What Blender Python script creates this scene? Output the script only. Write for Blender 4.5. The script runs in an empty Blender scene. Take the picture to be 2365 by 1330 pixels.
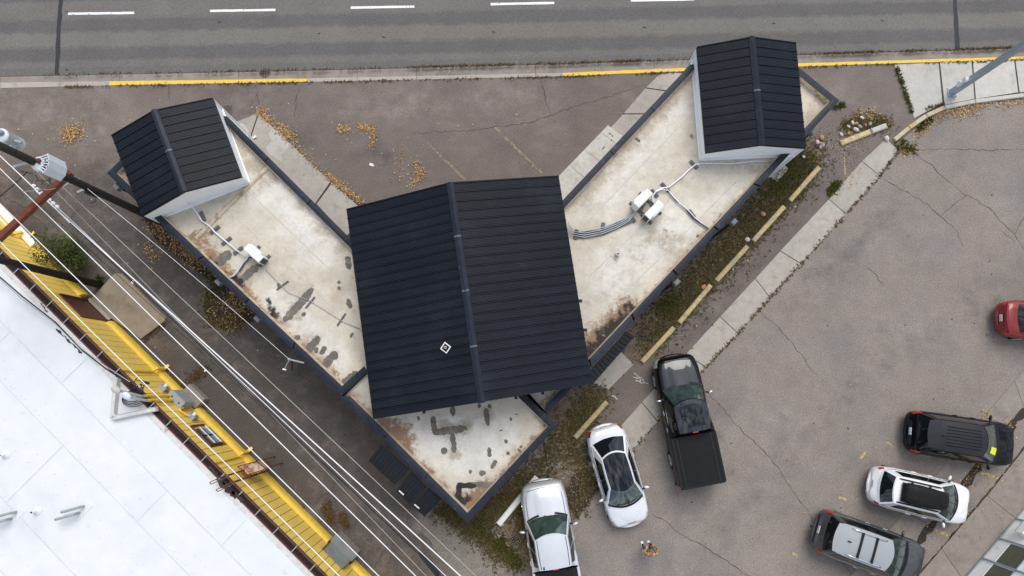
import bpy, bmesh, math, random
from mathutils import Vector, Matrix
R = math.radians
rnd = random.Random(7)
S = bpy.context.scene
COL = S.collection

# ------------------------------------------------------------------ camera, sky, sun, exposure
H = 31.5                       # camera height over the pavement
FPX = 1577.0                   # focal length in photo pixels (2365 wide)
TILT = math.atan(230.0 / FPX)  # a few degrees off straight down
cam_d = bpy.data.cameras.new('camera'); cam = bpy.data.objects.new('camera', cam_d); COL.objects.link(cam)
cam.location = (0, 0, H); cam.rotation_euler = (TILT, 0, 0)
cam_d.sensor_width = 36; cam_d.lens = 36 * FPX / 2365.0; cam_d.clip_end = 2000
S.camera = cam
SUN_EL, SUN_AZ = 56.0, 18.0    # elevation; azimuth clockwise from +Y
sun_d = bpy.data.lights.new('sun', 'SUN'); sun = bpy.data.objects.new('sun', sun_d); COL.objects.link(sun)
sun_d.energy = 1.5; sun_d.angle = R(38); sun_d.color = (1.0, 0.96, 0.9)
sun.location = (0, 0, 60)
sdir = Vector((math.sin(R(SUN_AZ)) * math.cos(R(SUN_EL)), math.cos(R(SUN_AZ)) * math.cos(R(SUN_EL)), math.sin(R(SUN_EL))))
sun.rotation_euler = sdir.to_track_quat('Z', 'Y').to_euler()
W = bpy.data.worlds.new('World'); S.world = W; W.use_nodes = True
nt = W.node_tree; nt.nodes.clear()
def N(t, ty, **kw):
    n = t.nodes.new(ty)
    for k, v in kw.items(): setattr(n, k, v)
    return n
wo = N(nt, 'ShaderNodeOutputWorld'); bg = N(nt, 'ShaderNodeBackground'); bg.inputs[1].default_value = 0.088
sky = N(nt, 'ShaderNodeTexSky', sky_type='NISHITA', sun_disc=False)
sky.sun_elevation = R(SUN_EL); sky.sun_rotation = R(SUN_AZ)
tc = N(nt, 'ShaderNodeTexCoord')
cn = N(nt, 'ShaderNodeTexNoise'); cn.inputs['Scale'].default_value = 10.0; cn.inputs['Detail'].default_value = 9; cn.inputs['Roughness'].default_value = 0.6
cr = N(nt, 'ShaderNodeValToRGB'); cr.color_ramp.elements[0].position = 0.44; cr.color_ramp.elements[1].position = 0.68
mixs = N(nt, 'ShaderNodeMix', data_type='RGBA'); mixs.inputs['B'].default_value = (11.5, 11.2, 10.8, 1)
nt.links.new(tc.outputs['Generated'], cn.inputs['Vector']); nt.links.new(cn.outputs['Fac'], cr.inputs['Fac'])
nt.links.new(cr.outputs['Color'], mixs.inputs['Factor']); nt.links.new(sky.outputs[0], mixs.inputs['A'])
nt.links.new(mixs.outputs['Result'], bg.inputs[0]); nt.links.new(bg.outputs[0], wo.inputs[0])
S.view_settings.view_transform = 'Standard'; S.view_settings.look = 'None'
S.view_settings.exposure = 0.65; S.view_settings.gamma = 1.0
S.render.engine = 'CYCLES'

# ------------------------------------------------------------------ geometry helpers
ct, st_ = math.cos(TILT), math.sin(TILT)
def P(px, py, z=0.0):
    """world point at height z that lies on the sight line of photo pixel px, py"""
    u = (px - 1182.5) / FPX; v = (665.0 - py) / FPX
    d = Vector((u, v * ct + st_, v * st_ - ct))
    s = (z - H) / d.z
    return Vector((d.x * s, d.y * s, z))
ORG = {}
class MB:
    def __init__(s): s.v = []; s.f = []; s.m = []
    def add(s, vs, fs, mi=0):
        o = len(s.v); s.v += [tuple(p) for p in vs]
        for f in fs: s.f.append([i + o for i in f]); s.m.append(mi)
    def prism(s, poly, z0, z1, mi=0):
        n = len(poly); a = sum(poly[i][0] * poly[(i + 1) % n][1] - poly[(i + 1) % n][0] * poly[i][1] for i in range(n))
        if a < 0: poly = poly[::-1]
        vs = [(p[0], p[1], z0) for p in poly] + [(p[0], p[1], z1) for p in poly]
        fs = [list(range(n))[::-1], list(range(n, 2 * n))] + [[i, (i + 1) % n, n + (i + 1) % n, n + i] for i in range(n)]
        s.add(vs, fs, mi); return s
    def sheet(s, poly, z, mi=0):
        n = len(poly); a = sum(poly[i][0] * poly[(i + 1) % n][1] - poly[(i + 1) % n][0] * poly[i][1] for i in range(n))
        if a < 0: poly = poly[::-1]
        s.add([(p[0], p[1], z) for p in poly], [list(range(n))], mi); return s
    def obox(s, c, ax, ay, az, mi=0, bev=0.0):
        """box with centre c and half-axis vectors ax, ay, az"""
        c = Vector(c); ax, ay, az = Vector(ax), Vector(ay), Vector(az)
        if bev <= 0:
            vs = [c + ax * i + ay * j + az * k for k in (-1, 1) for j in (-1, 1) for i in (-1, 1)]
            s.add(vs, [[0, 2, 3, 1], [4, 5, 7, 6], [0, 1, 5, 4], [2, 6, 7, 3], [0, 4, 6, 2], [1, 3, 7, 5]], mi)
        else:   # chamfered top edges
            bx = 1 - bev / max(ax.length, 1e-6); by = 1 - bev / max(ay.length, 1e-6); bz = 1 - bev / max(az.length, 1e-6)
            lo = [c + ax * i + ay * j - az for i, j in ((-1, -1), (1, -1), (1, 1), (-1, 1))]
            mi_ = [c + ax * i + ay * j + az * bz for i, j in ((-1, -1), (1, -1), (1, 1), (-1, 1))]
            hi = [c + ax * i * bx + ay * j * by + az for i, j in ((-1, -1), (1, -1), (1, 1), (-1, 1))]
            fs = [[3, 2, 1, 0], [8, 9, 10, 11]]
            for k in range(4):
                q = (k + 1) % 4; fs += [[k, q, 4 + q, 4 + k], [4 + k, 4 + q, 8 + q, 8 + k]]
            s.add(lo + mi_ + hi, fs, mi)
        return s
    def bar(s, a, b, w, h, up=(0, 0, 1), mi=0, bev=0.0):
        a, b = Vector(a), Vector(b); d = (b - a); L = d.length; d.normalize()
        up = Vector(up); sd = d.cross(up)
        if sd.length < 1e-4: up = Vector((1, 0, 0)); sd = d.cross(up)
        sd.normalize(); up = sd.cross(d)
        return s.obox((a + b) / 2, d * L / 2, sd * w / 2, up * h / 2, mi, bev)
    def tube(s, pts, r, n=8, mi=0, caps=True):
        pts = [Vector(p) for p in pts]; k = len(pts); rs = r if isinstance(r, (list, tuple)) else [r] * k
        o = len(s.v); prev = None
        for i, p in enumerate(pts):
            d = (pts[min(i + 1, k - 1)] - pts[max(i - 1, 0)]).normalized()
            if prev is None:
                a = d.cross(Vector((0, 0, 1)))
                if a.length < 1e-3: a = d.cross(Vector((1, 0, 0)))
            else: a = prev - d * prev.dot(d)
            a.normalize(); prev = a; b = d.cross(a)
            for j in range(n):
                t = 2 * math.pi * j / n; s.v.append(tuple(p + (a * math.cos(t) + b * math.sin(t)) * rs[i]))
        for i in range(k - 1):
            for j in range(n):
                q = (j + 1) % n; s.f.append([o + i * n + j, o + i * n + q, o + (i + 1) * n + q, o + (i + 1) * n + j]); s.m.append(mi)
        if caps:
            s.f.append([o + j for j in range(n)][::-1]); s.m.append(mi)
            s.f.append([o + (k - 1) * n + j for j in range(n)]); s.m.append(mi)
        return s
    def grid(s, rows, mi=0, flip=False):
        o = len(s.v); nr = len(rows); nc = len(rows[0])
        for r in rows: s.v += [tuple(p) for p in r]
        for i in range(nr - 1):
            for j in range(nc - 1):
                f = [o + i * nc + j, o + i * nc + j + 1, o + (i + 1) * nc + j + 1, o + (i + 1) * nc + j]
                s.f.append(f[::-1] if flip else f); s.m.append(mi)
        return s
    def lathe(s, c, prof, n=16, mi=0):
        c = Vector(c); rows = []
        for r, z in prof: rows.append([c + Vector((r * math.cos(2 * math.pi * j / n), r * math.sin(2 * math.pi * j / n), z)) for j in range(n + 1)])
        s.grid(rows, mi); s.add(rows[-1][:n], [list(range(n))], mi); return s
    def blob(s, c, rx, ry, rz, n=7, m=4, jit=0.2, mi=0, rot=None):
        c = Vector(c); a0 = rnd.random() * 6.28 if rot is None else rot; rows = []
        for i in range(m + 1):
            ph = -math.pi / 2 + math.pi * i / m; row = []
            for j in range(n):
                t = 2 * math.pi * j / n; q = 1 + rnd.uniform(-jit, jit)
                x, y = rx * math.cos(ph) * math.cos(t) * q, ry * math.cos(ph) * math.sin(t) * q
                row.append(c + Vector((x * math.cos(a0) - y * math.sin(a0), x * math.sin(a0) + y * math.cos(a0), rz * math.sin(ph) * (1 + rnd.uniform(-jit, jit) * .5))))
            row.append(row[0]); rows.append(row)
        return s.grid(rows, mi)
def link(name, me, parent=None, local=False):
    o = bpy.data.objects.new(name, me); COL.objects.link(o)
    if parent is not None: o.parent = parent
    ORG[o] = ORG.get(parent, Vector((0, 0, 0)))
    return o
def build(name, mb, mats, parent=None, smooth=False, local=False):
    off = Vector((0, 0, 0)) if (parent is None or local) else ORG.get(parent, Vector((0, 0, 0)))
    me = bpy.data.meshes.new(name); me.from_pydata([(v[0] - off.x, v[1] - off.y, v[2] - off.z) for v in mb.v], [], mb.f)
    mats = mats if isinstance(mats, (list, tuple)) else [mats]
    for m in mats: me.materials.append(m)
    if len(mats) > 1:
        for p, i in zip(me.polygons, mb.m): p.material_index = i
    if smooth:
        for p in me.polygons: p.use_smooth = True
    me.update()
    return link(name, me, parent)
def tag(o, label=None, cat=None, group=None, kind=None):
    if label: o['label'] = label
    if cat: o['category'] = cat
    if group: o['group'] = group
    if kind: o['kind'] = kind
    return o
def root(name, loc, label, cat, group=None, rz=0.0):
    o = bpy.data.objects.new(name, None); COL.objects.link(o); o.location = loc; o.rotation_euler.z = rz
    o.empty_display_size = 0.3; ORG[o] = Vector(loc); return tag(o, label, cat, group)
def ribbon(pts, w, z, jit=0.0, seg=0.0, wj=.45):
    """flat strip following world points; w may vary"""
    pts = [Vector((p[0], p[1], 0)) for p in pts]
    if seg > 0:
        q = [pts[0]]
        for a, b in zip(pts, pts[1:]):
            n = max(1, int((b - a).length / seg)); nrm = Vector((-(b - a).y, (b - a).x, 0)).normalized()
            for i in range(1, n + 1): q.append(a.lerp(b, i / n) + nrm * rnd.uniform(-jit, jit) * (i < n))
        pts = q
    k = len(pts); L = []; Rr = []
    for i, p in enumerate(pts):
        d = (pts[min(i + 1, k - 1)] - pts[max(i - 1, 0)]).normalized(); n = Vector((-d.y, d.x, 0))
        ww = (w(i / max(1, k - 1)) if callable(w) else w) * (1 + rnd.uniform(-1, 1) * (wj if jit else 0)) / 2
        L.append((p.x + n.x * ww, p.y + n.y * ww, z)); Rr.append((p.x - n.x * ww, p.y - n.y * ww, z))
    return MB().grid([Rr, L])
def interp(tab, x):
    if x <= tab[0][0]:
        (x0, y0), (x1, y1) = tab[0], tab[1]
    elif x >= tab[-1][0]:
        (x0, y0), (x1, y1) = tab[-2], tab[-1]
    else:
        for (x0, y0), (x1, y1) in zip(tab, tab[1:]):
            if x0 <= x <= x1: break
    return y0 + (y1 - y0) * (x - x0) / (x1 - x0)
def clampi(tab, x): return interp(tab, min(max(x, tab[0][0]), tab[-1][0]))
def seg_dist(p, a, b):
    ab = (b[0] - a[0], b[1] - a[1]); l = ab[0] ** 2 + ab[1] ** 2
    t = 0 if l == 0 else max(0, min(1, ((p[0] - a[0]) * ab[0] + (p[1] - a[1]) * ab[1]) / l))
    return math.hypot(p[0] - a[0] - ab[0] * t, p[1] - a[1] - ab[1] * t)
def inpoly(p, poly):
    c = False; n = len(poly); j = n - 1
    for i in range(n):
        if (poly[i][1] > p[1]) != (poly[j][1] > p[1]) and p[0] < (poly[j][0] - poly[i][0]) * (p[1] - poly[i][1]) / (poly[j][1] - poly[i][1]) + poly[i][0]: c = not c
        j = i
    return c
def cutsheet(name, poly, z, step, fields, mats, parent=None):
    """ngon cut into a grid so that point attributes (stains, darker and lighter zones) can vary over it"""
    bm = bmesh.new(); n = len(poly)
    a = sum(poly[i][0] * poly[(i + 1) % n][1] - poly[(i + 1) % n][0] * poly[i][1] for i in range(n))
    if a < 0: poly = poly[::-1]
    bm.faces.new([bm.verts.new((p[0], p[1], z)) for p in poly])
    for ax in (0, 1):
        lo, hi = min(p[ax] for p in poly), max(p[ax] for p in poly)
        lo = max(lo, -26 if ax == 0 else -11); hi = min(hi, 26 if ax == 0 else 20)
        x = math.ceil(lo / step) * step + 1e-4
        while x < hi:
            co = [0, 0, 0]; no = [0, 0, 0]; co[ax] = x; no[ax] = 1
            bmesh.ops.bisect_plane(bm, geom=bm.verts[:] + bm.edges[:] + bm.faces[:], plane_co=co, plane_no=no)
            x += step
    me = bpy.data.meshes.new(name); bm.to_mesh(me); bm.free()
    for m in (mats if isinstance(mats, list) else [mats]): me.materials.append(m)
    for an, fn in fields.items():
        at = me.attributes.new(an, 'FLOAT', 'POINT')
        for i, v in enumerate(me.vertices): at.data[i].value = fn(v.co)
    if parent:
        off = ORG[parent]
        for v in me.vertices: v.co -= off
    return link(name, me, parent)
def field(items):
    """sum of soft spots: (world polyline, radius m, strength)"""
    def fn(co):
        t = 0.0
        for pts, r, s in items:
            d = min(seg_dist(co, a, b) for a, b in zip(pts, pts[1:])) if len(pts) > 1 else math.hypot(co.x - pts[0][0], co.y - pts[0][1])
            if d < r: q = 1 - d / r; t += s * q * q * (3 - 2 * q)
        return min(1.0, t)
    return fn
def FP(lst, z=0.0):
    return [([P(x, y, z) for x, y in pts], r, s) for pts, r, s in lst]

# ------------------------------------------------------------------ materials
def mat(name, col, rough=0.8, noise=(), bump=None, metal=0.0, spec=0.3, coat=0.0, tint=None, obj_rand=0.0, attrs=(), bands=None, emit=None, ribs=None, croug=0.03):
    """Principled with brightness noise [(scale, amount)], colour patches tint [(col, scale, lo, hi)],
    attribute-driven stains and tones attrs [(attr, col, scale, sharp)]"""
    m = bpy.data.materials.new(name); m.use_nodes = True; t = m.node_tree; b = t.nodes['Principled BSDF']; lk = t.links.new
    b.inputs['Roughness'].default_value = rough; b.inputs['Metallic'].default_value = metal
    b.inputs['Specular IOR Level'].default_value = spec; b.inputs['Coat Weight'].default_value = coat; b.inputs['Coat Roughness'].default_value = croug
    co = N(t, 'ShaderNodeTexCoord').outputs['Object']
    base = N(t, 'ShaderNodeRGB'); base.outputs[0].default_value = (*col, 1); cur = base.outputs[0]
    def nz(sc, det=3, ro=0.55):
        n = N(t, 'ShaderNodeTexNoise'); n.inputs['Scale'].default_value = sc; n.inputs['Detail'].default_value = det; n.inputs['Roughness'].default_value = ro
        lk(co, n.inputs['Vector']); return n.outputs['Fac']
    def mixc(f, a, c, mode='MIX'):
        x = N(t, 'ShaderNodeMix', data_type='RGBA', blend_type=mode)
        if isinstance(f, float): x.inputs['Factor'].default_value = f
        else: lk(f, x.inputs['Factor'])
        lk(a, x.inputs['A'])
        if isinstance(c, tuple): x.inputs['B'].default_value = (*c, 1)
        else: lk(c, x.inputs['B'])
        return x.outputs['Result']
    def ramp(f, lo, hi):
        x = N(t, 'ShaderNodeMapRange', interpolation_type='SMOOTHSTEP'); x.inputs['From Min'].default_value = lo; x.inputs['From Max'].default_value = hi
        lk(f, x.inputs['Value']); return x.outputs['Result']
    for tcol, sc, lo, hi in (tint or ()): cur = mixc(ramp(nz(sc, 5), lo, hi), cur, tcol)
    if bands:   # colour bands across a direction: (dir, [(pos, halfwidth, col, strength)])
        (dx, dy), lst = bands
        sp = N(t, 'ShaderNodeSeparateXYZ'); lk(co, sp.inputs[0])
        m1 = N(t, 'ShaderNodeMath', operation='MULTIPLY'); lk(sp.outputs[0], m1.inputs[0]); m1.inputs[1].default_value = dx
        m2 = N(t, 'ShaderNodeMath', operation='MULTIPLY_ADD'); lk(sp.outputs[1], m2.inputs[0]); m2.inputs[1].default_value = dy; lk(m1.outputs[0], m2.inputs[2])
        wob = N(t, 'ShaderNodeMath', operation='MULTIPLY_ADD'); lk(nz(1.6, 6, .7), wob.inputs[0]); wob.inputs[1].default_value = 0.55; lk(m2.outputs[0], wob.inputs[2])
        for pos, hw, bcol, s in lst:
            sb = N(t, 'ShaderNodeMath', operation='SUBTRACT'); lk(wob.outputs[0], sb.inputs[0]); sb.inputs[1].default_value = pos + 0.27
            ab = N(t, 'ShaderNodeMath', operation='ABSOLUTE'); lk(sb.outputs[0], ab.inputs[0])
            x = N(t, 'ShaderNodeMapRange', interpolation_type='SMOOTHSTEP'); x.inputs['From Min'].default_value = hw; x.inputs['From Max'].default_value = hw * .55
            x.inputs['To Max'].default_value = s; lk(ab.outputs[0], x.inputs['Value'])
            cur = mixc(x.outputs['Result'], cur, bcol)
    for an, acol, sc, lo, hi in attrs:
        a = N(t, 'ShaderNodeAttribute', attribute_name=an)
        ad = N(t, 'ShaderNodeMath', operation='MULTIPLY_ADD'); lk(nz(sc, 8, .72), ad.inputs[0]); ad.inputs[1].default_value = 1.0; sc2 = N(t, 'ShaderNodeMath', operation='MULTIPLY'); lk(a.outputs['Fac'], sc2.inputs[0]); sc2.inputs[1].default_value = .35; lk(sc2.outputs[0], ad.inputs[2])
        g = N(t, 'ShaderNodeMath', operation='MULTIPLY', use_clamp=True); lk(ramp(ad.outputs[0], lo, hi), g.inputs[0]); 
        g2 = N(t, 'ShaderNodeMath', operation='MULTIPLY', use_clamp=True); lk(a.outputs['Fac'], g2.inputs[0]); g2.inputs[1].default_value = 2.0
        lk(g2.outputs[0], g.inputs[1])
        cur = mixc(g.outputs[0], cur, acol)
    fac = None
    for sc, am in noise:
        x = N(t, 'ShaderNodeMapRange'); x.inputs['From Min'].default_value = 0.25; x.inputs['From Max'].default_value = 0.75
        x.inputs['To Min'].default_value = 1 - am; x.inputs['To Max'].default_value = 1 + am; lk(nz(sc), x.inputs['Value'])
        if fac is None: fac = x.outputs['Result']
        else:
            q = N(t, 'ShaderNodeMath', operation='MULTIPLY'); lk(fac, q.inputs[0]); lk(x.outputs['Result'], q.inputs[1]); fac = q.outputs[0]
    if obj_rand:
        oi = N(t, 'ShaderNodeObjectInfo'); x = N(t, 'ShaderNodeMapRange'); x.inputs['To Min'].default_value = 1 - obj_rand; x.inputs['To Max'].default_value = 1 + obj_rand
        lk(oi.outputs['Random'], x.inputs['Value'])
        if fac is None: fac = x.outputs['Result']
        else:
            q = N(t, 'ShaderNodeMath', operation='MULTIPLY'); lk(fac, q.inputs[0]); lk(x.outputs['Result'], q.inputs[1]); fac = q.outputs[0]
    if fac is not None:
        v = N(t, 'ShaderNodeVectorMath', operation='SCALE'); lk(cur, v.inputs[0]); lk(fac, v.inputs['Scale']); cur = v.outputs[0]
    lk(cur, b.inputs['Base Color'])
    if bump:
        bn = N(t, 'ShaderNodeBump'); bn.inputs['Strength'].default_value = bump[1]; bn.inputs['Distance'].default_value = bump[2] if len(bump) > 2 else 0.01
        lk(nz(bump[0], 4), bn.inputs['Height']); lk(bn.outputs[0], b.inputs['Normal'])
    return m
def leafmat(name, cols):
    m = bpy.data.materials.new(name); m.use_nodes = True; t = m.node_tree; b = t.nodes['Principled BSDF']
    g = N(t, 'ShaderNodeNewGeometry'); r = N(t, 'ShaderNodeValToRGB'); r.color_ramp.interpolation = 'CONSTANT'
    e = r.color_ramp.elements
    while len(e) < len(cols): e.new(0.5)
    for i, c in enumerate(cols): e[i].position = i / len(cols); e[i].color = (*c, 1)
    t.links.new(g.outputs['Random Per Island'], r.inputs[0]); t.links.new(r.outputs[0], b.inputs['Base Color']); b.inputs['Roughness'].default_value = 0.75
    b.inputs['Specular IOR Level'].default_value = 0.2
    return m
SPK = ((26, .30), (13, .18), (0.5, .10), (1.7, .08))
M = {}
M['road'] = mat('road_asphalt', (.118, .112, .104), .9, ((22, .34), (8, .12), (0.6, .08)), (45, .5, .01), bands=((-0.0275, 1.0), []))
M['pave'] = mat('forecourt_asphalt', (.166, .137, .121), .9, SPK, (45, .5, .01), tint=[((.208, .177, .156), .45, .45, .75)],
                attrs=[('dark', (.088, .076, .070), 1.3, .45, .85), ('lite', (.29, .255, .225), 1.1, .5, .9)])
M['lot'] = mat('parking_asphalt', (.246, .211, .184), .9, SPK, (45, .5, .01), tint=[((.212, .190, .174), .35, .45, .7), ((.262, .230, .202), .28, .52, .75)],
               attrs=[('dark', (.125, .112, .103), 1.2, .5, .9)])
M['conc'] = mat('concrete', (.40, .365, .32), .85, ((26, .16), (3, .10), (.8, .10)), (30, .3, .01), obj_rand=.07, tint=[((.31, .28, .24), 1.6, .52, .75)])
M['conc_lt'] = mat('pale_concrete', (.50, .475, .43), .85, ((26, .12), (3, .08)), (30, .3, .01), obj_rand=.06, tint=[((.40, .375, .33), 1.2, .5, .8)])
M['conc_dk'] = mat('worn_concrete', (.27, .235, .205), .85, ((26, .18), (3, .12), (.7, .1)), (30, .3, .01), obj_rand=.06, tint=[((.20, .17, .15), 1.3, .5, .8)])
M['wet'] = mat('damp_silt', (.05, .045, .035), .25, ((8, .3),), spec=.5)
M['yellow_paint'] = mat('yellow_kerb_paint', (.80, .53, .07), .7, ((9, .12), (30, .1)), tint=[((.55, .42, .20), 3.2, .62, .72)])
M['white_paint'] = mat('white_road_paint', (.80, .80, .78), .7, ((12, .08),), tint=[((.3, .29, .27), 7, .60, .68)])
M['faded_yellow'] = mat('faded_yellow_paint', (.48, .37, .15), .8, ((14, .2),), tint=[((.2, .175, .15), 7, .48, .58)])
M['ghost_yellow'] = mat('worn_pale_yellow_paint', (.27, .235, .15), .8, ((14, .2),), tint=[((.165, .14, .125), 6, .45, .6)])
M['timber_y'] = mat('worn_yellow_concrete', (.52, .41, .19), .85, ((10, .22),), tint=[((.40, .34, .25), 4, .46, .6), ((.25, .2, .15), 7, .62, .7)], obj_rand=.12)
M['kerb_faded'] = mat('faded_yellow_kerb', (.52, .45, .30), .85, ((10, .15),), tint=[((.50, .36, .12), 2.2, .5, .65), ((.40, .37, .32), 4, .58, .7)])
M['tar'] = mat('tar_sealant', (.035, .037, .042), .7, ((8, .2),))
M['crack'] = mat('crack_dirt', (.062, .053, .046), .95, ((8, .3),))
M['soil'] = mat('dry_soil', (.17, .13, .09), .95, ((18, .35), (3, .25)), (14, .8, .03), tint=[((.08, .066, .046), 1.4, .52, .7), ((.20, .17, .13), 2.2, .55, .7)])
M['soil_dk'] = mat('dark_soil', (.045, .036, .028), .95, ((18, .35), (3, .25)), (14, .8, .03), tint=[((.12, .095, .07), 2.6, .58, .72)])
M['grvl'] = mat('grey_gravel_bed', (.23, .21, .18), .95, ((22, .4), (3, .15)), (20, .8, .02))
M['membrane'] = mat('cream_roof_membrane', (.565, .515, .425), .75, ((2.2, .08), (12, .08), (.7, .09)), (1.2, .15, .05),
                    tint=[((.475, .42, .335), .8, .48, .70), ((.40, .34, .26), 3.5, .62, .78)],
                    attrs=[('lite', (.66, .625, .565), 1.3, .5, .85), ('grime', (.40, .35, .275), 1.8, .6, .85), ('rust', (.27, .175, .11), 3.8, .62, .82), ('soot', (.035, .028, .023), 3.0, .62, .80)])
M['membrane_flash'] = mat('tan_roof_flashing', (.55, .46, .34), .8, ((5, .2),), tint=[((.28, .19, .11), 2.4, .5, .7)])
M['patch'] = mat('grey_sealant', (.145, .13, .11), .7, ((6, .22), (30, .15)), (12, .5, .02), tint=[((.24, .215, .18), 4, .5, .75)])
M['patch_bk'] = mat('black_sealant', (.028, .026, .025), .6, ((6, .3),), (12, .5, .02))
M['navy'] = mat('navy_metal_coping', (.015, .0205, .033), .5, ((3, .3), (25, .15)), spec=.25, obj_rand=.18, tint=[((.05, .062, .08), 2.8, .60, .80)])
M['roofmetal'] = mat('charcoal_roof_metal', (.0112, .0140, .0205), .45, ((2.5, .08), (.6, .12)), (.9, .15, .05), spec=.16, obj_rand=.08, tint=[((.017, .022, .030), .7, .5, .8)])
M['ridge'] = mat('slate_ridge_metal', (.0145, .020, .030), .5, ((3, .3),), spec=.22, obj_rand=.2, tint=[((.055, .07, .09), 2.0, .62, .8)])
M['capjoint'] = mat('scuffed_ridge_joint', (.10, .12, .15), .5, ((14, .4),), spec=.3)
M['mseam'] = mat('membrane_seam', (.50, .46, .395), .8, ((8, .15),))
M['roofjoint'] = mat('roof_joint_shade', (.003, .0035, .005), .9, spec=.05)  # shade in the panel grooves put into a near-black colour
M['awning'] = mat('charcoal_awning_metal', (.013, .0145, .017), .5, ((4, .1),), spec=.4)
M['siding_w'] = mat('white_siding', (.86, .88, .90), .5, ((1.5, .04),), spec=.4)
M['wall_grey'] = mat('charcoal_stucco', (.06, .063, .07), .8, ((6, .15),))
M['white_roof'] = mat('white_roof_membrane', (.715, .727, .735), .6, ((.5, .03), (1.7, .035), (14, .02)), (.8, .1, .05), spec=.3, tint=[((.66, .68, .695), .4, .5, .72), ((.60, .61, .62), 1.4, .66, .80)])
M['seam'] = mat('grey_seam', (.56, .575, .58), .7, ((5, .15),))
M['edge_dirty'] = mat('dirty_roof_edge', (.60, .59, .57), .8, ((5, .15),), tint=[((.16, .12, .10), 2.2, .62, .70)])
M['soot'] = mat('black_mould', (.05, .04, .035), .9, ((5, .4),))
M['yellow_wall'] = mat('yellow_siding_paint', (.90, .64, .14), .55, ((3, .06), (1.1, .06)), spec=.35, obj_rand=.05)
M['yellow_base'] = mat('yellow_masonry_paint', (.86, .60, .08), .6, ((3, .08), (10, .06)), spec=.35, tint=[((.45, .30, .06), 3.5, .68, .75)])
M['brown'] = mat('maroon_brown_paint', (.115, .040, .030), .5, ((4, .15),), spec=.4, obj_rand=.08)
M['brown_dk'] = mat('gutter_inside', (.02, .016, .014), .8, ((5, .3),))
M['rustbeam'] = mat('red_brown_timber', (.15, .045, .025), .8, ((5, .25),), obj_rand=.1)
M['rust'] = mat('rusted_steel', (.52, .40, .32), .7, ((6, .15),), tint=[((.27, .10, .035), 4.5, .44, .58)])
M['steel'] = mat('galvanised_steel', (.45, .48, .50), .4, ((5, .12),), metal=.5, spec=.5)
M['gray_box'] = mat('grey_painted_steel', (.32, .35, .36), .5, ((4, .1),), spec=.4)
M['gray_dk'] = mat('dark_grey_steel', (.16, .18, .19), .5, ((4, .1),), spec=.3)
M['well'] = mat('weathered_zinc', (.24, .26, .26), .5, ((3, .2),), metal=.3, tint=[((.30, .16, .09), 1.8, .6, .7)])
M['pole'] = mat('tarred_pole_wood', (.022, .018, .015), .85, ((9, .35),))
M['lamp_pole'] = mat('pale_blue_grey_steel', (.33, .39, .44), .45, ((4, .06),), metal=.3, spec=.5)
M['porcelain'] = mat('pale_grey_enamel', (.66, .70, .74), .35, ((4, .06),), spec=.5)
M['bushing'] = mat('brown_porcelain', (.15, .05, .025), .25, spec=.6)
M['wire_al'] = mat('bright_aluminium_wire', (.80, .80, .80), .45, metal=.2, spec=.5)
M['wire_bk'] = mat('black_cable', (.016, .016, .018), .5)
M['wire_gr'] = mat('grey_wire', (.38, .38, .38), .5, metal=.3)
M['silver_pipe'] = mat('foil_insulation', (.68, .70, .73), .35, ((15, .15),), metal=.4)
M['pipe_grey'] = mat('grey_lagged_pipe', (.40, .42, .45), .4, ((15, .2),), metal=.4)
M['block'] = mat('grey_roof_block', (.13, .125, .13), .9, ((15, .2),), obj_rand=.12)
M['ac'] = mat('ivory_enamel', (.80, .80, .77), .45, ((3, .03),), spec=.4)
M['ac_dk'] = mat('dark_condenser_fins', (.045, .05, .05), .6, ((25, .4),))
M['pvc'] = mat('white_pvc', (.78, .78, .76), .5)
M['black'] = mat('black_plastic', (.012, .012, .013), .5, spec=.4)
M['hole'] = mat('black_void', (.004, .004, .004), 1.0, spec=0)
M['iron'] = mat('cast_iron', (.17, .145, .125), .7, ((15, .3),), metal=.3)
M['glass'] = mat('tinted_glass', (.006, .009, .011), .03, spec=.55, coat=.3)
M['glass_gr'] = mat('green_tinted_windscreen', (.035, .055, .050), .03, ((2.3, .7),), spec=.8, coat=.6)
M['pane'] = mat('window_pane', (.06, .07, .07), .08, spec=.8)
M['win_olive'] = mat('olive_window_film', (.085, .090, .065), .35, ((6, .12),), spec=.5)
M['wallw'] = mat('white_wall_paint', (.90, .90, .88), .6, ((2, .04),))
M['tyre'] = mat('tyre_rubber', (.012, .012, .012), .8)
M['rim'] = mat('alloy', (.45, .46, .48), .3, metal=.8)
M['chrome'] = mat('chrome_trim', (.75, .77, .80), .12, metal=1.0)
M['taillight'] = mat('red_lens', (.42, .012, .016), .15, spec=.6, coat=.5)
M['headlight'] = mat('clear_lens', (.42, .44, .42), .12, spec=.7, coat=.5)
M['tonneau'] = mat('black_vinyl', (.008, .0083, .009), .6, ((6, .15), (1.5, .2)), spec=.2)
M['rubber_trim'] = mat('dark_trim', (.011, .012, .014), .5, spec=.22)
M['plate'] = mat('number_plate', (.55, .62, .62), .5, ((30, .5),))
def paint(name, col, metal=.0, rough=.35, coat=1.0, spec=.5): return mat(name, col, rough, ((1.3, .03),), metal=metal, spec=spec, coat=coat)
M['p_black'] = paint('black_car_paint', (.004, .0045, .006), 0, .3, .45, .05); M['p_blackblue'] = paint('sky_tinted_black_paint', (.010, .013, .020), .3)  # second black: sky reflection on bonnet and roof put into a bluer colour
M['p_silver'] = paint('silver_car_paint', (.76, .78, .80), .15, .35); M['p_white'] = paint('white_car_paint', (.82, .83, .83))
M['p_pewter'] = paint('pewter_car_paint', (.64, .665, .70), .3, .38); M['p_grey'] = paint('grey_car_paint', (.075, .078, .08), .4, .4, .6)
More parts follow.
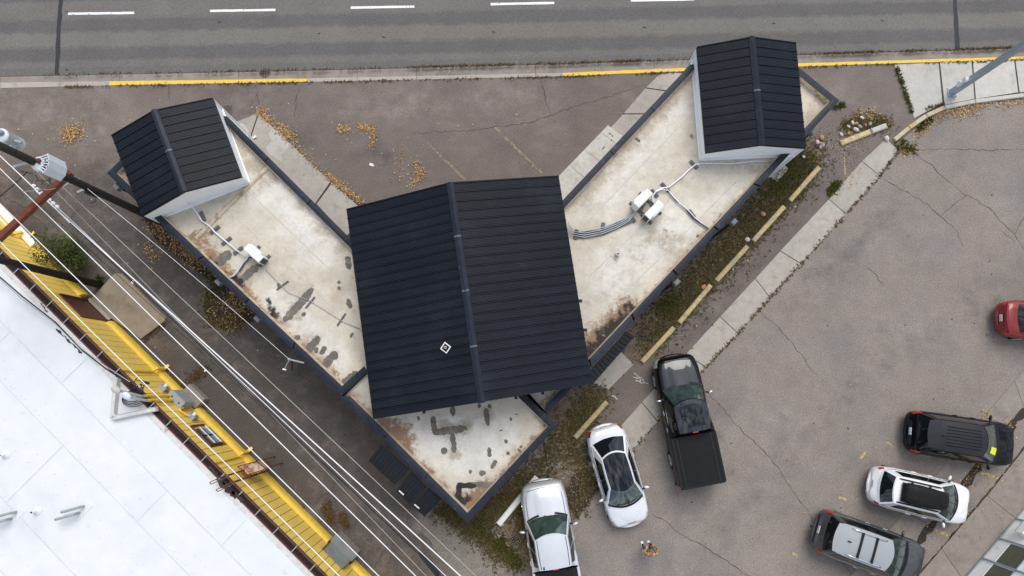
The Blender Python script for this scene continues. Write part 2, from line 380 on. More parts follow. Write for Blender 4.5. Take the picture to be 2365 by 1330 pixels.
M['p_red'] = paint('red_car_paint', (.22, .009, .013), .2, .35, .6)
M['p_greyroof'] = paint('dusty_grey_roof_paint', (.34, .36, .37), .2, .6, .3)
M['dusty_black'] = mat('dusty_black_paint', (.014, .015, .018), .5, ((3, .15),), spec=.3, coat=.15)
M['hivis'] = mat('bright_yellow_card', (.72, .80, .03), .6)
M['leaf'] = leafmat('fallen_leaves', [(.42, .24, .07), (.50, .33, .13), (.30, .16, .06), (.20, .11, .05), (.55, .40, .20), (.36, .17, .07), (.46, .30, .10), (.62, .46, .24)])
M['grass'] = leafmat('weed_blades', [(.115, .10, .034), (.075, .078, .024), (.17, .13, .055), (.21, .16, .08), (.14, .12, .034), (.07, .055, .026), (.15, .105, .05), (.26, .20, .11)])
M['weed_dry'] = leafmat('dry_weeds', [(.16, .10, .045), (.10, .065, .03), (.07, .05, .025), (.20, .13, .06)])
M['green_weed'] = leafmat('green_weeds', [(.050, .075, .014), (.035, .055, .012), (.10, .10, .02), (.13, .12, .02)])
M['bush'] = leafmat('shrub_leaves', [(.040, .062, .020), (.055, .080, .025), (.028, .045, .015), (.080, .095, .028), (.060, .055, .02)])
M['stone'] = leafmat('pebbles', [(.30, .26, .22), (.38, .34, .30), (.20, .165, .14), (.44, .40, .36), (.26, .19, .155), (.22, .18, .15)])
M['rock_w'] = mat('pale_rock', (.58, .54, .50), .9, ((9, .15),)); M['rock_p'] = mat('pink_rock', (.40, .22, .17), .9, ((9, .2),)); M['rock_g'] = mat('grey_rock', (.33, .30, .29), .9, ((9, .2),))
M['bark'] = mat('shrub_stem', (.07, .05, .035), .9)
M['brick_o'] = mat('orange_brick', (.55, .20, .09), .9, ((9, .15),))

# ------------------------------------------------------------------ ground, road, kerb
tag(build('ground', MB().sheet([(-400, -400), (400, -400), (400, 400), (-400, 400)], -.20), M['soil']), kind='structure')
KX = [-900, -500, 0, 253, 708, 1300, 1580, 1845, 2365, 2800, 3300]
TG = [(0, 177), (253, 172), (708, 163), (1300, 148), (1580, 138.5), (1845, 127), (2365, 111)]
TF = [(0, 190.5), (253, 187.5), (708, 181), (1300, 168), (1580, 156.5), (1845, 146), (2365, 130)]
TB = [(0, 203), (253, 197), (708, 189), (1300, 176), (1580, 164.5), (1845, 153.5), (2365, 137)]
ZR_ = -.13
road_lo = [P(x, interp(TG, x) + 6, ZR_) for x in KX]
c0, c1 = P(0, 63, ZR_), P(1580, 29, ZR_); RS = (c1.y - c0.y) / (c1.x - c0.x)
def rpos(py): p = P(0, py, ZR_); return p.y - RS * p.x
def rband(ya, yb, c, st): return ((rpos(ya) + rpos(yb)) / 2, abs(rpos(ya) - rpos(yb)) / 2 * 1.25, c, st)
rb = [rband(49, 77, (.112, .108, .106), .7), rband(79, 112, (.182, .168, .148), .7), rband(116, 143, (.112, .108, .106), .7), rband(146, 160, (.165, .155, .142), .7), rband(8, 46, (.170, .160, .146), .6), rband(-18, 6, (.11, .11, .114), .8)]
M['road'] = mat('road_asphalt_worn', (.142, .133, .125), .9, ((22, .30), (8, .12), (0.6, .08)), (45, .5, .01), bands=((-RS, 1.0), rb))
road = build('road', MB().sheet([(p.x, p.y) for p in road_lo] + [(road_lo[-1].x + 30, 34), (road_lo[0].x - 30, 34)], ZR_), M['road']); tag(road, kind='structure')
def px_lines(name, lst, z, w, m, parent, jit=0.0, seg=0.0):
    for a, b in lst:
        o = build(name, ribbon([P(*a, z), P(*b, z)], w, z, jit, seg, .07), m, parent)
px_lines('lane_dash', [((157, 31.5), (310, 29.5)), ((485, 25), (636, 22.5)), ((810, 17.5), (957, 15)), ((1133, 9.5), (1280, 6.5)), ((1457, 1), (1604, -2)), ((-170, 37), (-20, 35)), ((1785, -7), (1930, -10))], ZR_ + .004, .125, M['white_paint'], road, .006, .35)
for pts in ([(146, -30), (141, 0), (136, 60), (134, 115), (131, 174)], [(2204, -30), (2206, 20), (2208, 60), (2211, 112)]):
    build('tar_seal', ribbon([P(x, y, ZR_) for x, y in pts], .21, ZR_ + .006, .015, .25, .14), M['tar'], road)
for x, y in ((150, 24), (150, 158), (505, 48), (886, 82), (2040, 43), (1790, 50), (1490, 60), (1140, 70), (735, 74)):
    build('tar_spot', ribbon([P(x - 4, y, 0), P(x + 4, y + rnd.uniform(-2, 2), 0)], .06, ZR_ + .005, .02, .08), M['tar'], road)
kerb = tag(build('kerb', MB().sheet([(p.x, p.y) for p in [P(x, interp(TG, x) - 1, ZR_) for x in KX]] + [(p.x, p.y) for p in [P(x, interp(TB, x) + .5, 0) for x in KX[::-1]]], ZR_ + .003), M['crack']), kind='structure')
jx = [1 + 137.3 * i for i in range(-5, 23)]
for a, b in zip(jx, jx[1:]):
    mb = MB(); a2, b2 = a + .35, b - .35
    sec = []
    for x in (a2, (a + b) / 2, b2):
        g, f, k = P(x, interp(TG, x), ZR_ + .02), P(x, interp(TF, x), -.10), P(x, interp(TB, x), .012)
        f2 = P(x, interp(TF, x) + .7, .012)
        sec.append([Vector((g.x, g.y, ZR_ - .1)), Vector((g.x, g.y, ZR_ + .012)), Vector((f.x, f.y, -.112)), Vector((f2.x, f2.y, .005)), Vector((f2.x, f2.y - .02, .012)), Vector((k.x, k.y, .012)), Vector((k.x, k.y, -.2))])
    mb.grid(sec); n = len(sec[0])
    mb.add(sec[0], [list(range(n))]); mb.add(sec[-1], [list(range(n))[::-1]])
    for q in range(len(mb.f)):
        zz = [mb.v[i][2] for i in mb.f[q]]; yy = max(zz); mb.m[q] = 0 if yy < -.09 else 1
    build('kerb_section', mb, [M['conc_dk'], M['conc']], kerb)
for x0, x1 in ((253, 708), (1300, 1600), (1600, 2470)):
    xs = [x0 + (x1 - x0) * i / 24 for i in range(25)]
    mb = MB(); mb.grid([[P(x, interp(TF, x) + .2, .018) + Vector((0, rnd.uniform(-.012, .012), 0)) for x in xs][::1], [P(x, interp(TB, x) - .6, .018) + Vector((0, rnd.uniform(-.012, .012), 0)) for x in xs]], flip=True)
    build('yellow_paint', mb, M['yellow_paint'], kerb)
build('puddle', MB().sheet([P(1045 + 38 * math.cos(t) + rnd.uniform(-3, 3), 167.5 + 5.5 * math.sin(t) + (3 if math.sin(t) > 0 else 0), 0) for t in [i * .45 for i in range(14)]], -.100), M['wet'], kerb)

# forecourt and alley pavement
pv = [(p.x, p.y) for p in [P(x, interp(TB, x), 0) for x in KX]] + [(90, -60), (-90, -60)]
dark = FP([([(60, 470), (330, 760), (560, 960), (900, 1330)], 4.2, .75), ([(250, 420), (420, 600), (760, 930), (1000, 1180)], 2.6, .65), ([(300, 190), (640, 205)], 1.1, .35), ([(540, 245), (690, 320)], 1.3, .35),  # darker asphalt of the alley, with shade between the buildings painted in
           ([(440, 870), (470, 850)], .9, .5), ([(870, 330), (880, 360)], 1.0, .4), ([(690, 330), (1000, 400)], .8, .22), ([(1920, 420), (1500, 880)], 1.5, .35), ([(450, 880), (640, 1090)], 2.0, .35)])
lite = FP([([(20, 250), (200, 290)], 3.0, .4), ([(820, 250), (1250, 230)], 2.2, .35), ([(1000, 1200), (1150, 1290)], 1.8, .8), ([(1900, 210), (2050, 250)], 2.0, .3), ([(1980, 300), (1960, 350)], 1.0, .4)])
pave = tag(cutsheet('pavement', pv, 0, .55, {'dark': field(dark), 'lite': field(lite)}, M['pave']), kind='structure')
# lighter parking lot, right of the concrete strip
stripL = [(2046, 320), (1990, 372), (1914, 460), (1802, 579), (1744, 643), (1663, 731), (1585, 816), (1482, 929), (1350, 1078)]
stripR = [(2081, 338), (2032, 406), (1954, 494), (1849, 609), (1778, 687), (1704, 770), (1629, 848), (1519, 973), (1388, 1124)]
lotpx = [(2103, 322), (2130, 300), (2190, 262), (2260, 245), (2365, 230), (2900, 190), (3300, 900), (2900, 1900), (1300, 1900), (1200, 1420), (1255, 1290), (1330, 1205), (1392, 1122)] + stripR[::-1][1:]
lot = tag(cutsheet('parking_lot', [(p.x, p.y) for p in [P(x, y, 0) for x, y in lotpx]], .004, .55,
    {'dark': field(FP([([(1560, 840), (1600, 1120)], 1.7, .3), ([(1420, 1000), (1450, 1200)], 1.6, .3), ([(2110, 1010), (2330, 1050)], 1.5, .45), ([(2020, 1130), (2230, 1180)], 1.5, .5), ([(1890, 1240), (2110, 1300)], 1.7, .55), ([(2310, 740), (2365, 740)], 1.4, .5), ([(1880, 660), (2050, 520)], 1.5, .25), ([(1640, 880), (1480, 1040)], 1.2, .35)] + [([(x, y)], r_, .32) for x, y, r_ in ((1790, 950, .5), (1700, 1090, .45), (2020, 950, .6), (2200, 870, .5), (2330, 850, .6), (2040, 760, .5), (1660, 1010, .6), (1930, 1080, .7), (1780, 1200, .6), (2250, 560, .5), (1900, 560, .6), (2330, 870, .4), (1480, 1290, .5), (2100, 620, .7))] + [([(1500, 1330), (1900, 900), (2365, 560)], 2.4, .22), ([(1600, 1330), (1980, 900), (2365, 640)], 1.1, .25), ([(1700, 840), (2100, 430)], 1.3, .25)]))}, M['lot']), kind='structure')  # darker bands along the parked cars, small oil spots, long bands
strip = tag(build('concrete_strip', MB().sheet([(p.x, p.y) for p in [P(x, y, 0) for x, y in stripL + stripR[::-1]]], .007), M['crack']), kind='structure')
def shrink(poly, d):
    c = sum((Vector(p) for p in poly), Vector((0, 0, 0))) / len(poly)
    return [p + (c - p).normalized() * d for p in poly]
for i in range(len(stripL) - 1):
    q = [P(*stripL[i], 0), P(*stripR[i], 0), P(*stripR[i + 1], 0), P(*stripL[i + 1], 0)]
    build('slab', MB().prism(shrink(q, .02), -.05, .012 + .002 * (i % 3)), M['conc'], strip)
# strips at the lower right
s2L = [(2420, 790), (2343, 880), (2271, 963), (2193, 1059), (2090, 1181), (1980, 1310), (1880, 1430)]; s2R = [(2450, 840), (2364, 937), (2326, 981), (2255, 1069), (2140, 1208), (2045, 1325), (1950, 1440)]
strip2 = tag(build('concrete_strip', MB().sheet([P(x, y, 0) for x, y in s2L + s2R[::-1]], .007), M['crack']), kind='structure')
for i in range(len(s2L) - 1):
    q = [P(*s2L[i], 0), P(*s2R[i], 0), P(*s2R[i + 1], 0), P(*s2L[i + 1], 0)]
    build('slab', MB().prism(shrink(q, .015), -.05, .013 + .002 * (i % 3)), M['conc_dk'], strip2)
build('dirt_seam', ribbon([P(x, y, 0) for x, y in ((2480, 830), (2330, 990), (2258, 1080), (2145, 1222), (2050, 1335))], .34, .009, .06, .25), M['soil_dk'], lot)
s3L = [(2500, 880), (2365, 1036), (2279, 1144), (2174, 1267), (2090, 1365)]; s3R = [(2520, 1000), (2365, 1174), (2343, 1196), (2221, 1335), (2150, 1420)]
walk2 = tag(build('sidewalk', MB().sheet([P(x, y, 0) for x, y in s3L + s3R[::-1]], .008), M['crack']), kind='structure')
for i in range(len(s3L) - 1):
    q = [P(*s3L[i], 0), P(*s3R[i], 0), P(*s3R[i + 1], 0), P(*s3L[i + 1], 0)]
    build('slab', MB().prism(shrink(q, .012), -.05, .03 + .002 * (i % 3)), M['conc_dk'], walk2)
build('dirt_seam', ribbon([P(x + 1, y - 2, 0) for x, y in s3L], .10, .010, .03, .25), M['soil_dk'], lot)
# corner sidewalk at the upper right with its kerb
walk1 = tag(build('sidewalk', MB().sheet([P(x, y, 0) for x, y in ((2065, 149), (2600, 131), (2600, 205), (2365, 214), (2255, 228), (2185, 243), (2112, 274))], .006), M['crack']), kind='structure')
for q in ([(2066, 149), (2168, 144), (2177, 237), (2112, 273)], [(2171, 144), (2244, 140), (2251, 228), (2182, 242)], [(2247, 140), (2342, 136), (2352, 213), (2254, 228)], [(2345, 136), (2450, 132), (2460, 208), (2355, 213)], [(2453, 132), (2600, 128), (2600, 200), (2463, 208)]):
    build('slab', MB().prism(shrink([P(x, y, .02) for x, y in q], .006), -.05, .016), M['conc_lt'], walk1)
kerb2 = tag(build('corner_kerb', MB().sheet([P(2190, 250, 0), P(2192, 251, 0), P(2191, 252, 0)], .007), M['crack']), kind='structure')
kc = [(2066, 318), (2100, 290), (2140, 262), (2182, 243), (2252, 229), (2365, 215), (2480, 205), (2600, 199)]
for i in range(len(kc) - 1):
    a, b = P(*kc[i], .1), P(*kc[i + 1], .1); d = (b - a).normalized() * .012
    build('kerb_section', MB().bar((a + d).xy.to_3d() + Vector((0, -.10, .03)), (b - d).xy.to_3d() + Vector((0, -.10, .03)), .20, .20, bev=.03), M['kerb_faded'] if i < 3 else M['conc_lt'], kerb2)
build('gutter_pan', MB().prism([P(x, y, 0) for x, y in ((2079, 335), (2092, 315), (2148, 275), (2155, 283), (2100, 330))], -.04, .011), M['conc_dk'], kerb2)
# walks beside the building
walk3 = tag(build('concrete_walk', MB().sheet([P(x, y, 0) for x, y in ((540, 283), (597, 260), (768, 420), (850, 490), (900, 620), (700, 520))], .006), M['crack']), kind='structure')
for q in ([(541, 283), (596, 261), (576, 322)], [(598, 263), (764, 419), (728, 470), (578, 323)], [(767, 422), (850, 495), (800, 545), (731, 471)]):
    build('slab', MB().prism(shrink([P(x, y, 0) for x, y in q], .009), -.05, .014), M['conc'], walk3)
build('paint_spill', MB().sheet([P(x + rnd.uniform(-2, 2), y + rnd.uniform(-2, 2), 0) for x, y in ((630, 297), (648, 305), (668, 330), (662, 345), (648, 360), (652, 374), (636, 366), (620, 352), (616, 340), (627, 325), (622, 310))], .018), M['conc_lt'], walk3)
build('paint_spill', MB().sheet([P(x, y, 0) for x, y in ((553, 283), (566, 288), (577, 310), (590, 330), (575, 316), (560, 298))], .018), M['conc_lt'], walk3)
walk4 = tag(build('concrete_walk', MB().sheet([P(x, y, 0) for x, y in ((1522, 171), (1600, 165), (1480, 420), (1290, 470), (1340, 370))], .006), M['crack']), kind='structure')
for q in ([(1523, 171), (1600, 166), (1580, 215), (1492, 202)], [(1490, 204), (1579, 217), (1540, 262), (1440, 262)], [(1438, 264), (1538, 264), (1480, 420), (1340, 370)]):
    build('slab', MB().prism(shrink([P(x, y, 0) for x, y in q], .009), -.05, .014), M['conc'], walk4)
# cracks, markings on pavement
cracks = [[(1249, 179), (1257, 217), (1262, 240), (1271, 264)], [(1487, 195), (1406, 223), (1335, 244), (1271, 266), (1220, 284), (1085, 301), (949, 308)],
    [(389, 196), (391, 237)], [(592, 203), (599, 244)], [(690, 200), (684, 240), (680, 271)], [(165, 465), (186, 482), (165, 502), (170, 520)], [(186, 480), (232, 478), (240, 512), (262, 548), (205, 566), (165, 592)],
    [(240, 512), (225, 495), (205, 520)], [(262, 548), (300, 556), (330, 565)], [(724, 1167), (738, 1151), (765, 1134), (782, 1110)], [(700, 1210), (660, 1240), (640, 1280)], [(480, 880), (520, 850), (560, 815)], [(860, 1320), (890, 1270), (900, 1240)], [(0, 450), (60, 480), (110, 530)], [(200, 600), (235, 640)]]
cracks_lot = [[(2086, 440), (2140, 470), (2174, 501), (2208, 531), (2225, 569)], [(2215, 440), (2286, 481), (2309, 511), (2343, 541), (2375, 585)], [(2174, 499), (2200, 475), (2235, 450)], [(1754, 717), (1802, 761), (1836, 802), (1863, 839), (1886, 866)],
    [(1626, 900), (1667, 941), (1714, 995), (1765, 1042), (1802, 1086), (1832, 1137), (1859, 1171), (1886, 1218)], [(1540, 1205), (1565, 1228), (1633, 1266), (1724, 1327), (1800, 1380)], [(2110, 348), (2174, 343), (2276, 347), (2375, 345)], [(2106, 352), (2150, 379), (2174, 406), (2215, 440)], [(2039, 413), (2086, 440)],
    [(1508, 1188), (1540, 1205)], [(2000, 615), (2018, 630), (2040, 660)], [(2343, 541), (2365, 500)], [(1457, 1046), (1390, 1122)], [(1940, 1290), (1965, 1325)], [(2309, 531), (2345, 560)]]
for c in cracks: build('crack', ribbon([P(x, y, 0) for x, y in c], lambda t: .030 * (1.05 - .6 * abs(2 * t - 1)), .005, .05, .16), M['crack'], pave)
for c in cracks_lot: build('crack', ribbon([P(x, y, 0) for x, y in c], lambda t: .028 * (1.05 - .55 * abs(2 * t - 1)), .008, .05, .16), M['crack'], lot)
for i in range(90):
    c = P(rnd.uniform(1450, 2350), rnd.uniform(400, 1320), 0)
    if i < 34: build('tar_spot', MB().sheet([(c.x + .05 * math.cos(t) * rnd.uniform(.4, 1.1), c.y + .05 * math.sin(t) * rnd.uniform(.4, 1.1)) for t in (0, 1, 2, 3, 4, 5)], .0085), M['tar'], lot)
for x, y in ((690, 865), (700, 872), (715, 880), (733, 917), (797, 1004), (790, 1027), (905, 1165), (1000, 1160), (740, 800), (850, 1246), (560, 870), (640, 1035), (680, 900), (706, 893)):
    c = P(x, y, 0); build('tar_spot', MB().sheet([(c.x + .07 * math.cos(t) * rnd.uniform(.4, 1.1), c.y + .05 * math.sin(t) * rnd.uniform(.4, 1.1)) for t in (0, 1, 2, 3, 4, 5)], .0055), M['tar'], pave)
for a, b in (((988, 331), (1077, 417)), ((1142, 293), (1252, 400))): build('stall_line', ribbon([P(*a), P(*b)], .10, .005, .02, .2), M['ghost_yellow'], pave)
for a, b in (((2265, 1092), (2308, 1105)), ((2161, 1225), (2198, 1238))): build('stall_mark', ribbon([P(*a), P(*b)], .13, .010, .015, .15), M['faded_yellow'], lot)
for a, b in (((2046, 1019), (2063, 1028)), ((1934, 1146), (1956, 1155)), ((1826, 1276), (1843, 1284)), ((2164, 890), (2200, 905)), ((2266, 768), (2296, 779)), ((1986, 1060), (2000, 1042))): build('stall_mark', ribbon([P(*a), P(*b)], .10, .010, .03, .12), M['ghost_yellow'] if a[1] < 1000 else M['faded_yellow'], lot)
for pts in ([(1464, 862), (1480, 872), (1490, 884)], [(1468, 878), (1484, 884), (1496, 886)], [(1474, 868), (1482, 886)], [(1462, 870), (1474, 874)], [(1408, 910), (1420, 916), (1426, 922)]): build('paint_scuff', ribbon([P(x, y) for x, y in pts], .035, .006, .03, .06, .8), M['conc_lt'], pave)
for a, b in (((1833, 455), (1837, 480)), ((1722, 583), (1728, 605)), ((1949, 350), (1952, 405))): build('paint_scuff', ribbon([P(*a), P(*b)], .06, .006, .02, .12), M['faded_yellow'], pave)

build('slab', MB().prism([P(x, y, 0) for x, y in ((1430, 808), (1463, 842), (1404, 900), (1360, 880))], -.04, .018), M['conc'], strip)
# soil beds
beds = {}
def bed(px, m, name='soil_bed', z=.010):
    pts = []
    n = len(px)
    for i in range(n):
        a, b = P(*px[i]), P(*px[(i + 1) % n]); k = max(1, int((b - a).length / .35))
        nr = Vector((-(b - a).y, (b - a).x, 0)).normalized()
        for j in range(k): pts.append(a.lerp(b, j / k) + nr * rnd.uniform(-.07, .07))
    o = tag(build(name, MB().sheet(pts, z), m), kind='structure'); return o
G1 = [(1915, 300), (1900, 385), (1820, 474), (1735, 566), (1650, 660), (1560, 758), (1482, 842), (1420, 805), (1500, 700), (1650, 560), (1780, 420), (1840, 330)]
G2 = [(1330, 880), (1378, 893), (1410, 918), (1328, 1014), (1358, 1075), (1390, 1118), (1330, 1200), (1252, 1290), (1205, 1320), (1165, 1300), (1130, 1268), (1080, 1225), (1000, 1185), (1030, 1150), (1200, 1000)]
G3 = [(1942, 325), (1938, 300), (1955, 272), (1985, 250), (2030, 262), (2062, 280), (2048, 292), (1990, 308)]
G4 = [(470, 705), (478, 672), (500, 655), (545, 640), (585, 690), (600, 735), (565, 745), (520, 765), (485, 755)]
G5 = [(325, 505), (350, 505), (440, 585), (520, 660), (560, 700), (500, 655), (430, 610), (360, 550)]
bed(G1, M['soil']); bed(G2, M['soil'], z=.0105); bed(G3, M['soil']); bed(G4, M['soil_dk']); bed(G5, M['soil_dk'], z=.0095)
bed([(1350, 1080), (1388, 1122), (1335, 1200), (1300, 1160), (1320, 1100)], M['soil_dk'], z=.014)
bed([(1200, 1050), (1270, 1030), (1330, 1015), (1300, 1075), (1240, 1110)], M['grvl'], z=.014)
bed([(960, 1200), (1010, 1185), (1080, 1230), (1140, 1280), (1150, 1330), (1050, 1330)], M['grvl'], z=.007)
bed([(2046, 322), (2085, 335), (2100, 345), (2095, 365), (2080, 350)], M['soil'], z=.0125)

# ------------------------------------------------------------------ the black-roofed building
ZF, ZP = 3.05, 3.36        # flat roof, parapet top
shop = root('shop_building', P(1150, 700, 0), 'single-storey building with cream flat roofs in a V and three charcoal gabled metal roofs', 'building')
def xy(lst, z): return [P(x, y, z) for x, y in lst]
lw = xy([(247, 400), (330, 318), (470, 252), (523, 267), (820, 562), (960, 760), (850, 858), (789, 913)], ZP)
rw = xy([(1939, 232), (1800, 119), (1680, 112), (1595, 148), (1311, 450), (1120, 660), (1120, 800), (1262, 958)], ZP)
bw = xy([(787, 915), (1000, 705), (1288, 983), (1080, 1207)], ZP)
def offs(poly, d):
    n = len(poly); out = []
    a = sum(poly[i].x * poly[(i + 1) % n].y - poly[(i + 1) % n].x * poly[i].y for i in range(n)); sg = 1 if a > 0 else -1
    for i in range(n):
        p0, p1, p2 = poly[i - 1], poly[i], poly[(i + 1) % n]
        d1 = (p1 - p0).xy.normalized(); d2 = (p2 - p1).xy.normalized(); n1 = Vector((-d1.y, d1.x)) * sg; n2 = Vector((-d2.y, d2.x)) * sg
        b = (n1 + n2).normalized(); k = d / max(.35, b.dot(n1)); out.append(Vector((p1.x + b.x * k, p1.y + b.y * k, p1.z)))
    return out
def wline(a, b, n, r, s): return [([P(*a, ZF), P(*b, ZF)], r, s)]
F = {
 'rust': FP([([(470, 560), (560, 680)], .9, .75), ([(560, 690), (790, 880)], .7, .45), ([(430, 570), (520, 480)], .5, .5), ([(870, 975), (930, 1000)], 1.1, .9), ([(900, 1010), (1070, 1170)], .6, .6), ([(1080, 1160), (1110, 1130)], .7, .85), ([(1100, 1160), (1270, 985)], .45, .6), ([(1250, 940), (1300, 905)], .5, .6), ([(1355, 800), (1450, 710)], 1.1, .9), ([(1420, 780), (1640, 540)], .45, .6), ([(810, 920), (850, 960)], .5, .4), ([(1640, 540), (1780, 400)], .35, .4)], ZF),
 'soot': FP([([(1364, 822), (1404, 778)], .9, 1.0), ([(1404, 778), (1458, 712)], .6, 1.0), ([(480, 600), (530, 650)], .45, .8), ([(545, 640), (560, 665)], .3, .8), ([(620, 700), (645, 745)], .38, .9), ([(1650, 520), (1720, 450)], .22, .8), ([(1070, 1140), (1080, 1160)], .4, .8), ([(800, 890), (820, 865)], .3, .75), ([(1290, 920), (1310, 905)], .3, .8), ([(1600, 330), (1604, 200)], .25, .6), ([(1780, 390), (1790, 375)], .3, .9), ([(1525, 515), (1545, 545)], .25, .5)], ZF),
 'lite': FP([([(640, 440), (740, 560)], 2.2, .8), ([(640, 700), (780, 830)], 1.1, .8), ([(980, 1020), (1150, 1020)], 1.8, .9), ([(1080, 1080), (1060, 1000)], 1.2, .6), ([(1380, 480), (1560, 260)], 1.8, .5), ([(1400, 640), (1560, 520)], 2.0, .7), ([(1640, 470), (1700, 420)], 1.2, .5)], ZF),
 'grime': FP([([(560, 360), (620, 400)], .8, .5), ([(380, 500), (600, 380)], .6, .5), ([(450, 580), (640, 390)], .5, .65), ([(1320, 480), (1600, 180)], .7, .45), ([(1340, 700), (1380, 840)], .9, .5), ([(1600, 360), (1750, 390)], .7, .5), ([(1880, 250), (1870, 300)], .6, .5), ([(290, 400), (310, 430)], .5, .6), ([(1480, 500), (1560, 560)], 1.0, .4), ([(700, 490), (800, 600)], .8, .3)], ZF)}
for a_, b_ in (((247, 400), (789, 913)), ((787, 915), (1080, 1207)), ((1080, 1207), (1288, 983)), ((1939, 232), (1262, 958)), ((523, 267), (820, 562)), ((1595, 148), (1311, 450)), ((1939, 232), (1848, 158))):
    pp = [P(*a_, ZF), P(*b_, ZF)]; F['grime'].append((pp, 1.25, .55)); F['rust'].append((pp, .95, .33))
F['grime'] += FP([([(1340, 560), (1540, 560)], 1.1, .4), ([(1380, 700), (1480, 600)], .9, .4), ([(1560, 300), (1500, 420)], .9, .35), ([(650, 640), (700, 760)], .9, .35), ([(560, 640), (600, 600)], .7, .55), ([(1010, 980), (1130, 960)], .7, .35), ([(1050, 1050), (1180, 1040)], .8, .35)], ZF)
PATCHES = [([(499, 611), (533, 582)], 22), ([(552, 652), (597, 612)], 17), ([(655, 742), (722, 665)], 18), ([(706, 815), (738, 778)], 18), ([(743, 850), (778, 813)], 19), ([(1003, 999), (1079, 988)], 16), ([(1046, 998), (1049, 1046)], 11), ([(1121, 943), (1127, 983)], 11)]
for pp, w_ in PATCHES: F['grime'].append(([P(*q, ZF) for q in pp], .55, .6))
FF = {k: field(v) for k, v in F.items()}
def parapet(poly, edges, seglen=3.0, zt=ZP):
    inn = offs(poly, .275); n = len(poly)
    for e in edges:
        a, b, ai, bi = poly[e], poly[(e + 1) % n], inn[e], inn[(e + 1) % n]
        inner = MB(); 
        dirn = (b - a).xy.normalized(); side = (ai - a).xy - dirn * (ai - a).xy.dot(dirn); side.normalize(); s3 = side.to_3d()
        up = MB(); up.add([ai + s3 * .0 + Vector((0, 0, -.03)), bi + Vector((0, 0, -.03)), bi + s3 * .05 + Vector((0, 0, ZF + .004 - zt)), ai + s3 * .05 + Vector((0, 0, ZF + .004 - zt))], [[0, 1, 2, 3]])
        build('parapet_flashing', up, M['membrane_flash'], shop)
        L = (b - a).length; k = max(1, round(L / seglen))
        for j in range(k):
            t0, t1 = j / k + .002 * (j > 0), (j + 1) / k - .002 * (j < k - 1)
            o0, o1, i0, i1 = a.lerp(b, t0), a.lerp(b, t1), ai.lerp(bi, t0), ai.lerp(bi, t1)
            q = [o0, o1, i1, i0]; dz = .003 * (j % 2)
            mb = MB(); mid = Vector((0, 0, .02))
            mb.add([p + Vector((0, 0, -.13)) for p in (o0, o1)] + [p + Vector((0, 0, dz)) for p in (o0, o1)] + [(o0 + i0) / 2 + Vector((0, 0, .012 + dz)), (o1 + i1) / 2 + Vector((0, 0, .012 + dz))] + [p + Vector((0, 0, dz)) for p in (i0, i1)] + [p + Vector((0, 0, -.07)) for p in (i0, i1)],
                   [[0, 1, 3, 2], [2, 3, 5, 4], [4, 5, 7, 6], [6, 7, 9, 8], [0, 2, 4, 6, 8], [1, 9, 7, 5, 3]])
            build('coping', mb, M['navy'], shop)
for nm, poly, edges, dz in (('left', lw, [0, 3, 4, 6, 7], 0), ('right', rw, [0, 3, 4, 7], 0), ('bottom', bw, [1, 2, 3], .05)):
    pz = [p + Vector((0, 0, dz)) for p in poly]
    wl = MB(); o2 = offs(pz, .03); n = len(o2)
    for i in range(n):
        a, b = o2[i], o2[(i + 1) % n]; wl.add([(a.x, a.y, 0), (b.x, b.y, 0), (b.x, b.y, ZP + dz - .03), (a.x, a.y, ZP + dz - .03)], [[0, 1, 2, 3]])
    build('wall', wl, M['wall_grey'], shop)
    cutsheet('flat_roof', [(p.x, p.y) for p in offs(pz, .06)], ZF + dz, .3, FF, M['membrane'], shop)
    parapet(pz, edges, 2.6, ZP + dz)
# raised step in the left roof, seams
a, b = P(452, 552, ZF), P(628, 378, ZF)
build('roof_step', MB().bar(a + Vector((0, 0, .05)), b + Vector((0, 0, .05)), .16, .10, bev=.06), M['membrane_flash'], shop)
for a, b in (((560, 430), (780, 640)), ((520, 480), (800, 740)), ((1340, 530), (1600, 260)), ((1360, 640), (1640, 370)), ((1380, 740), (1700, 420))):
    build('roof_seam', ribbon([P(*a, ZF), P(*b, ZF)], .035, ZF + .003, .004, .5), M['mseam'], shop)
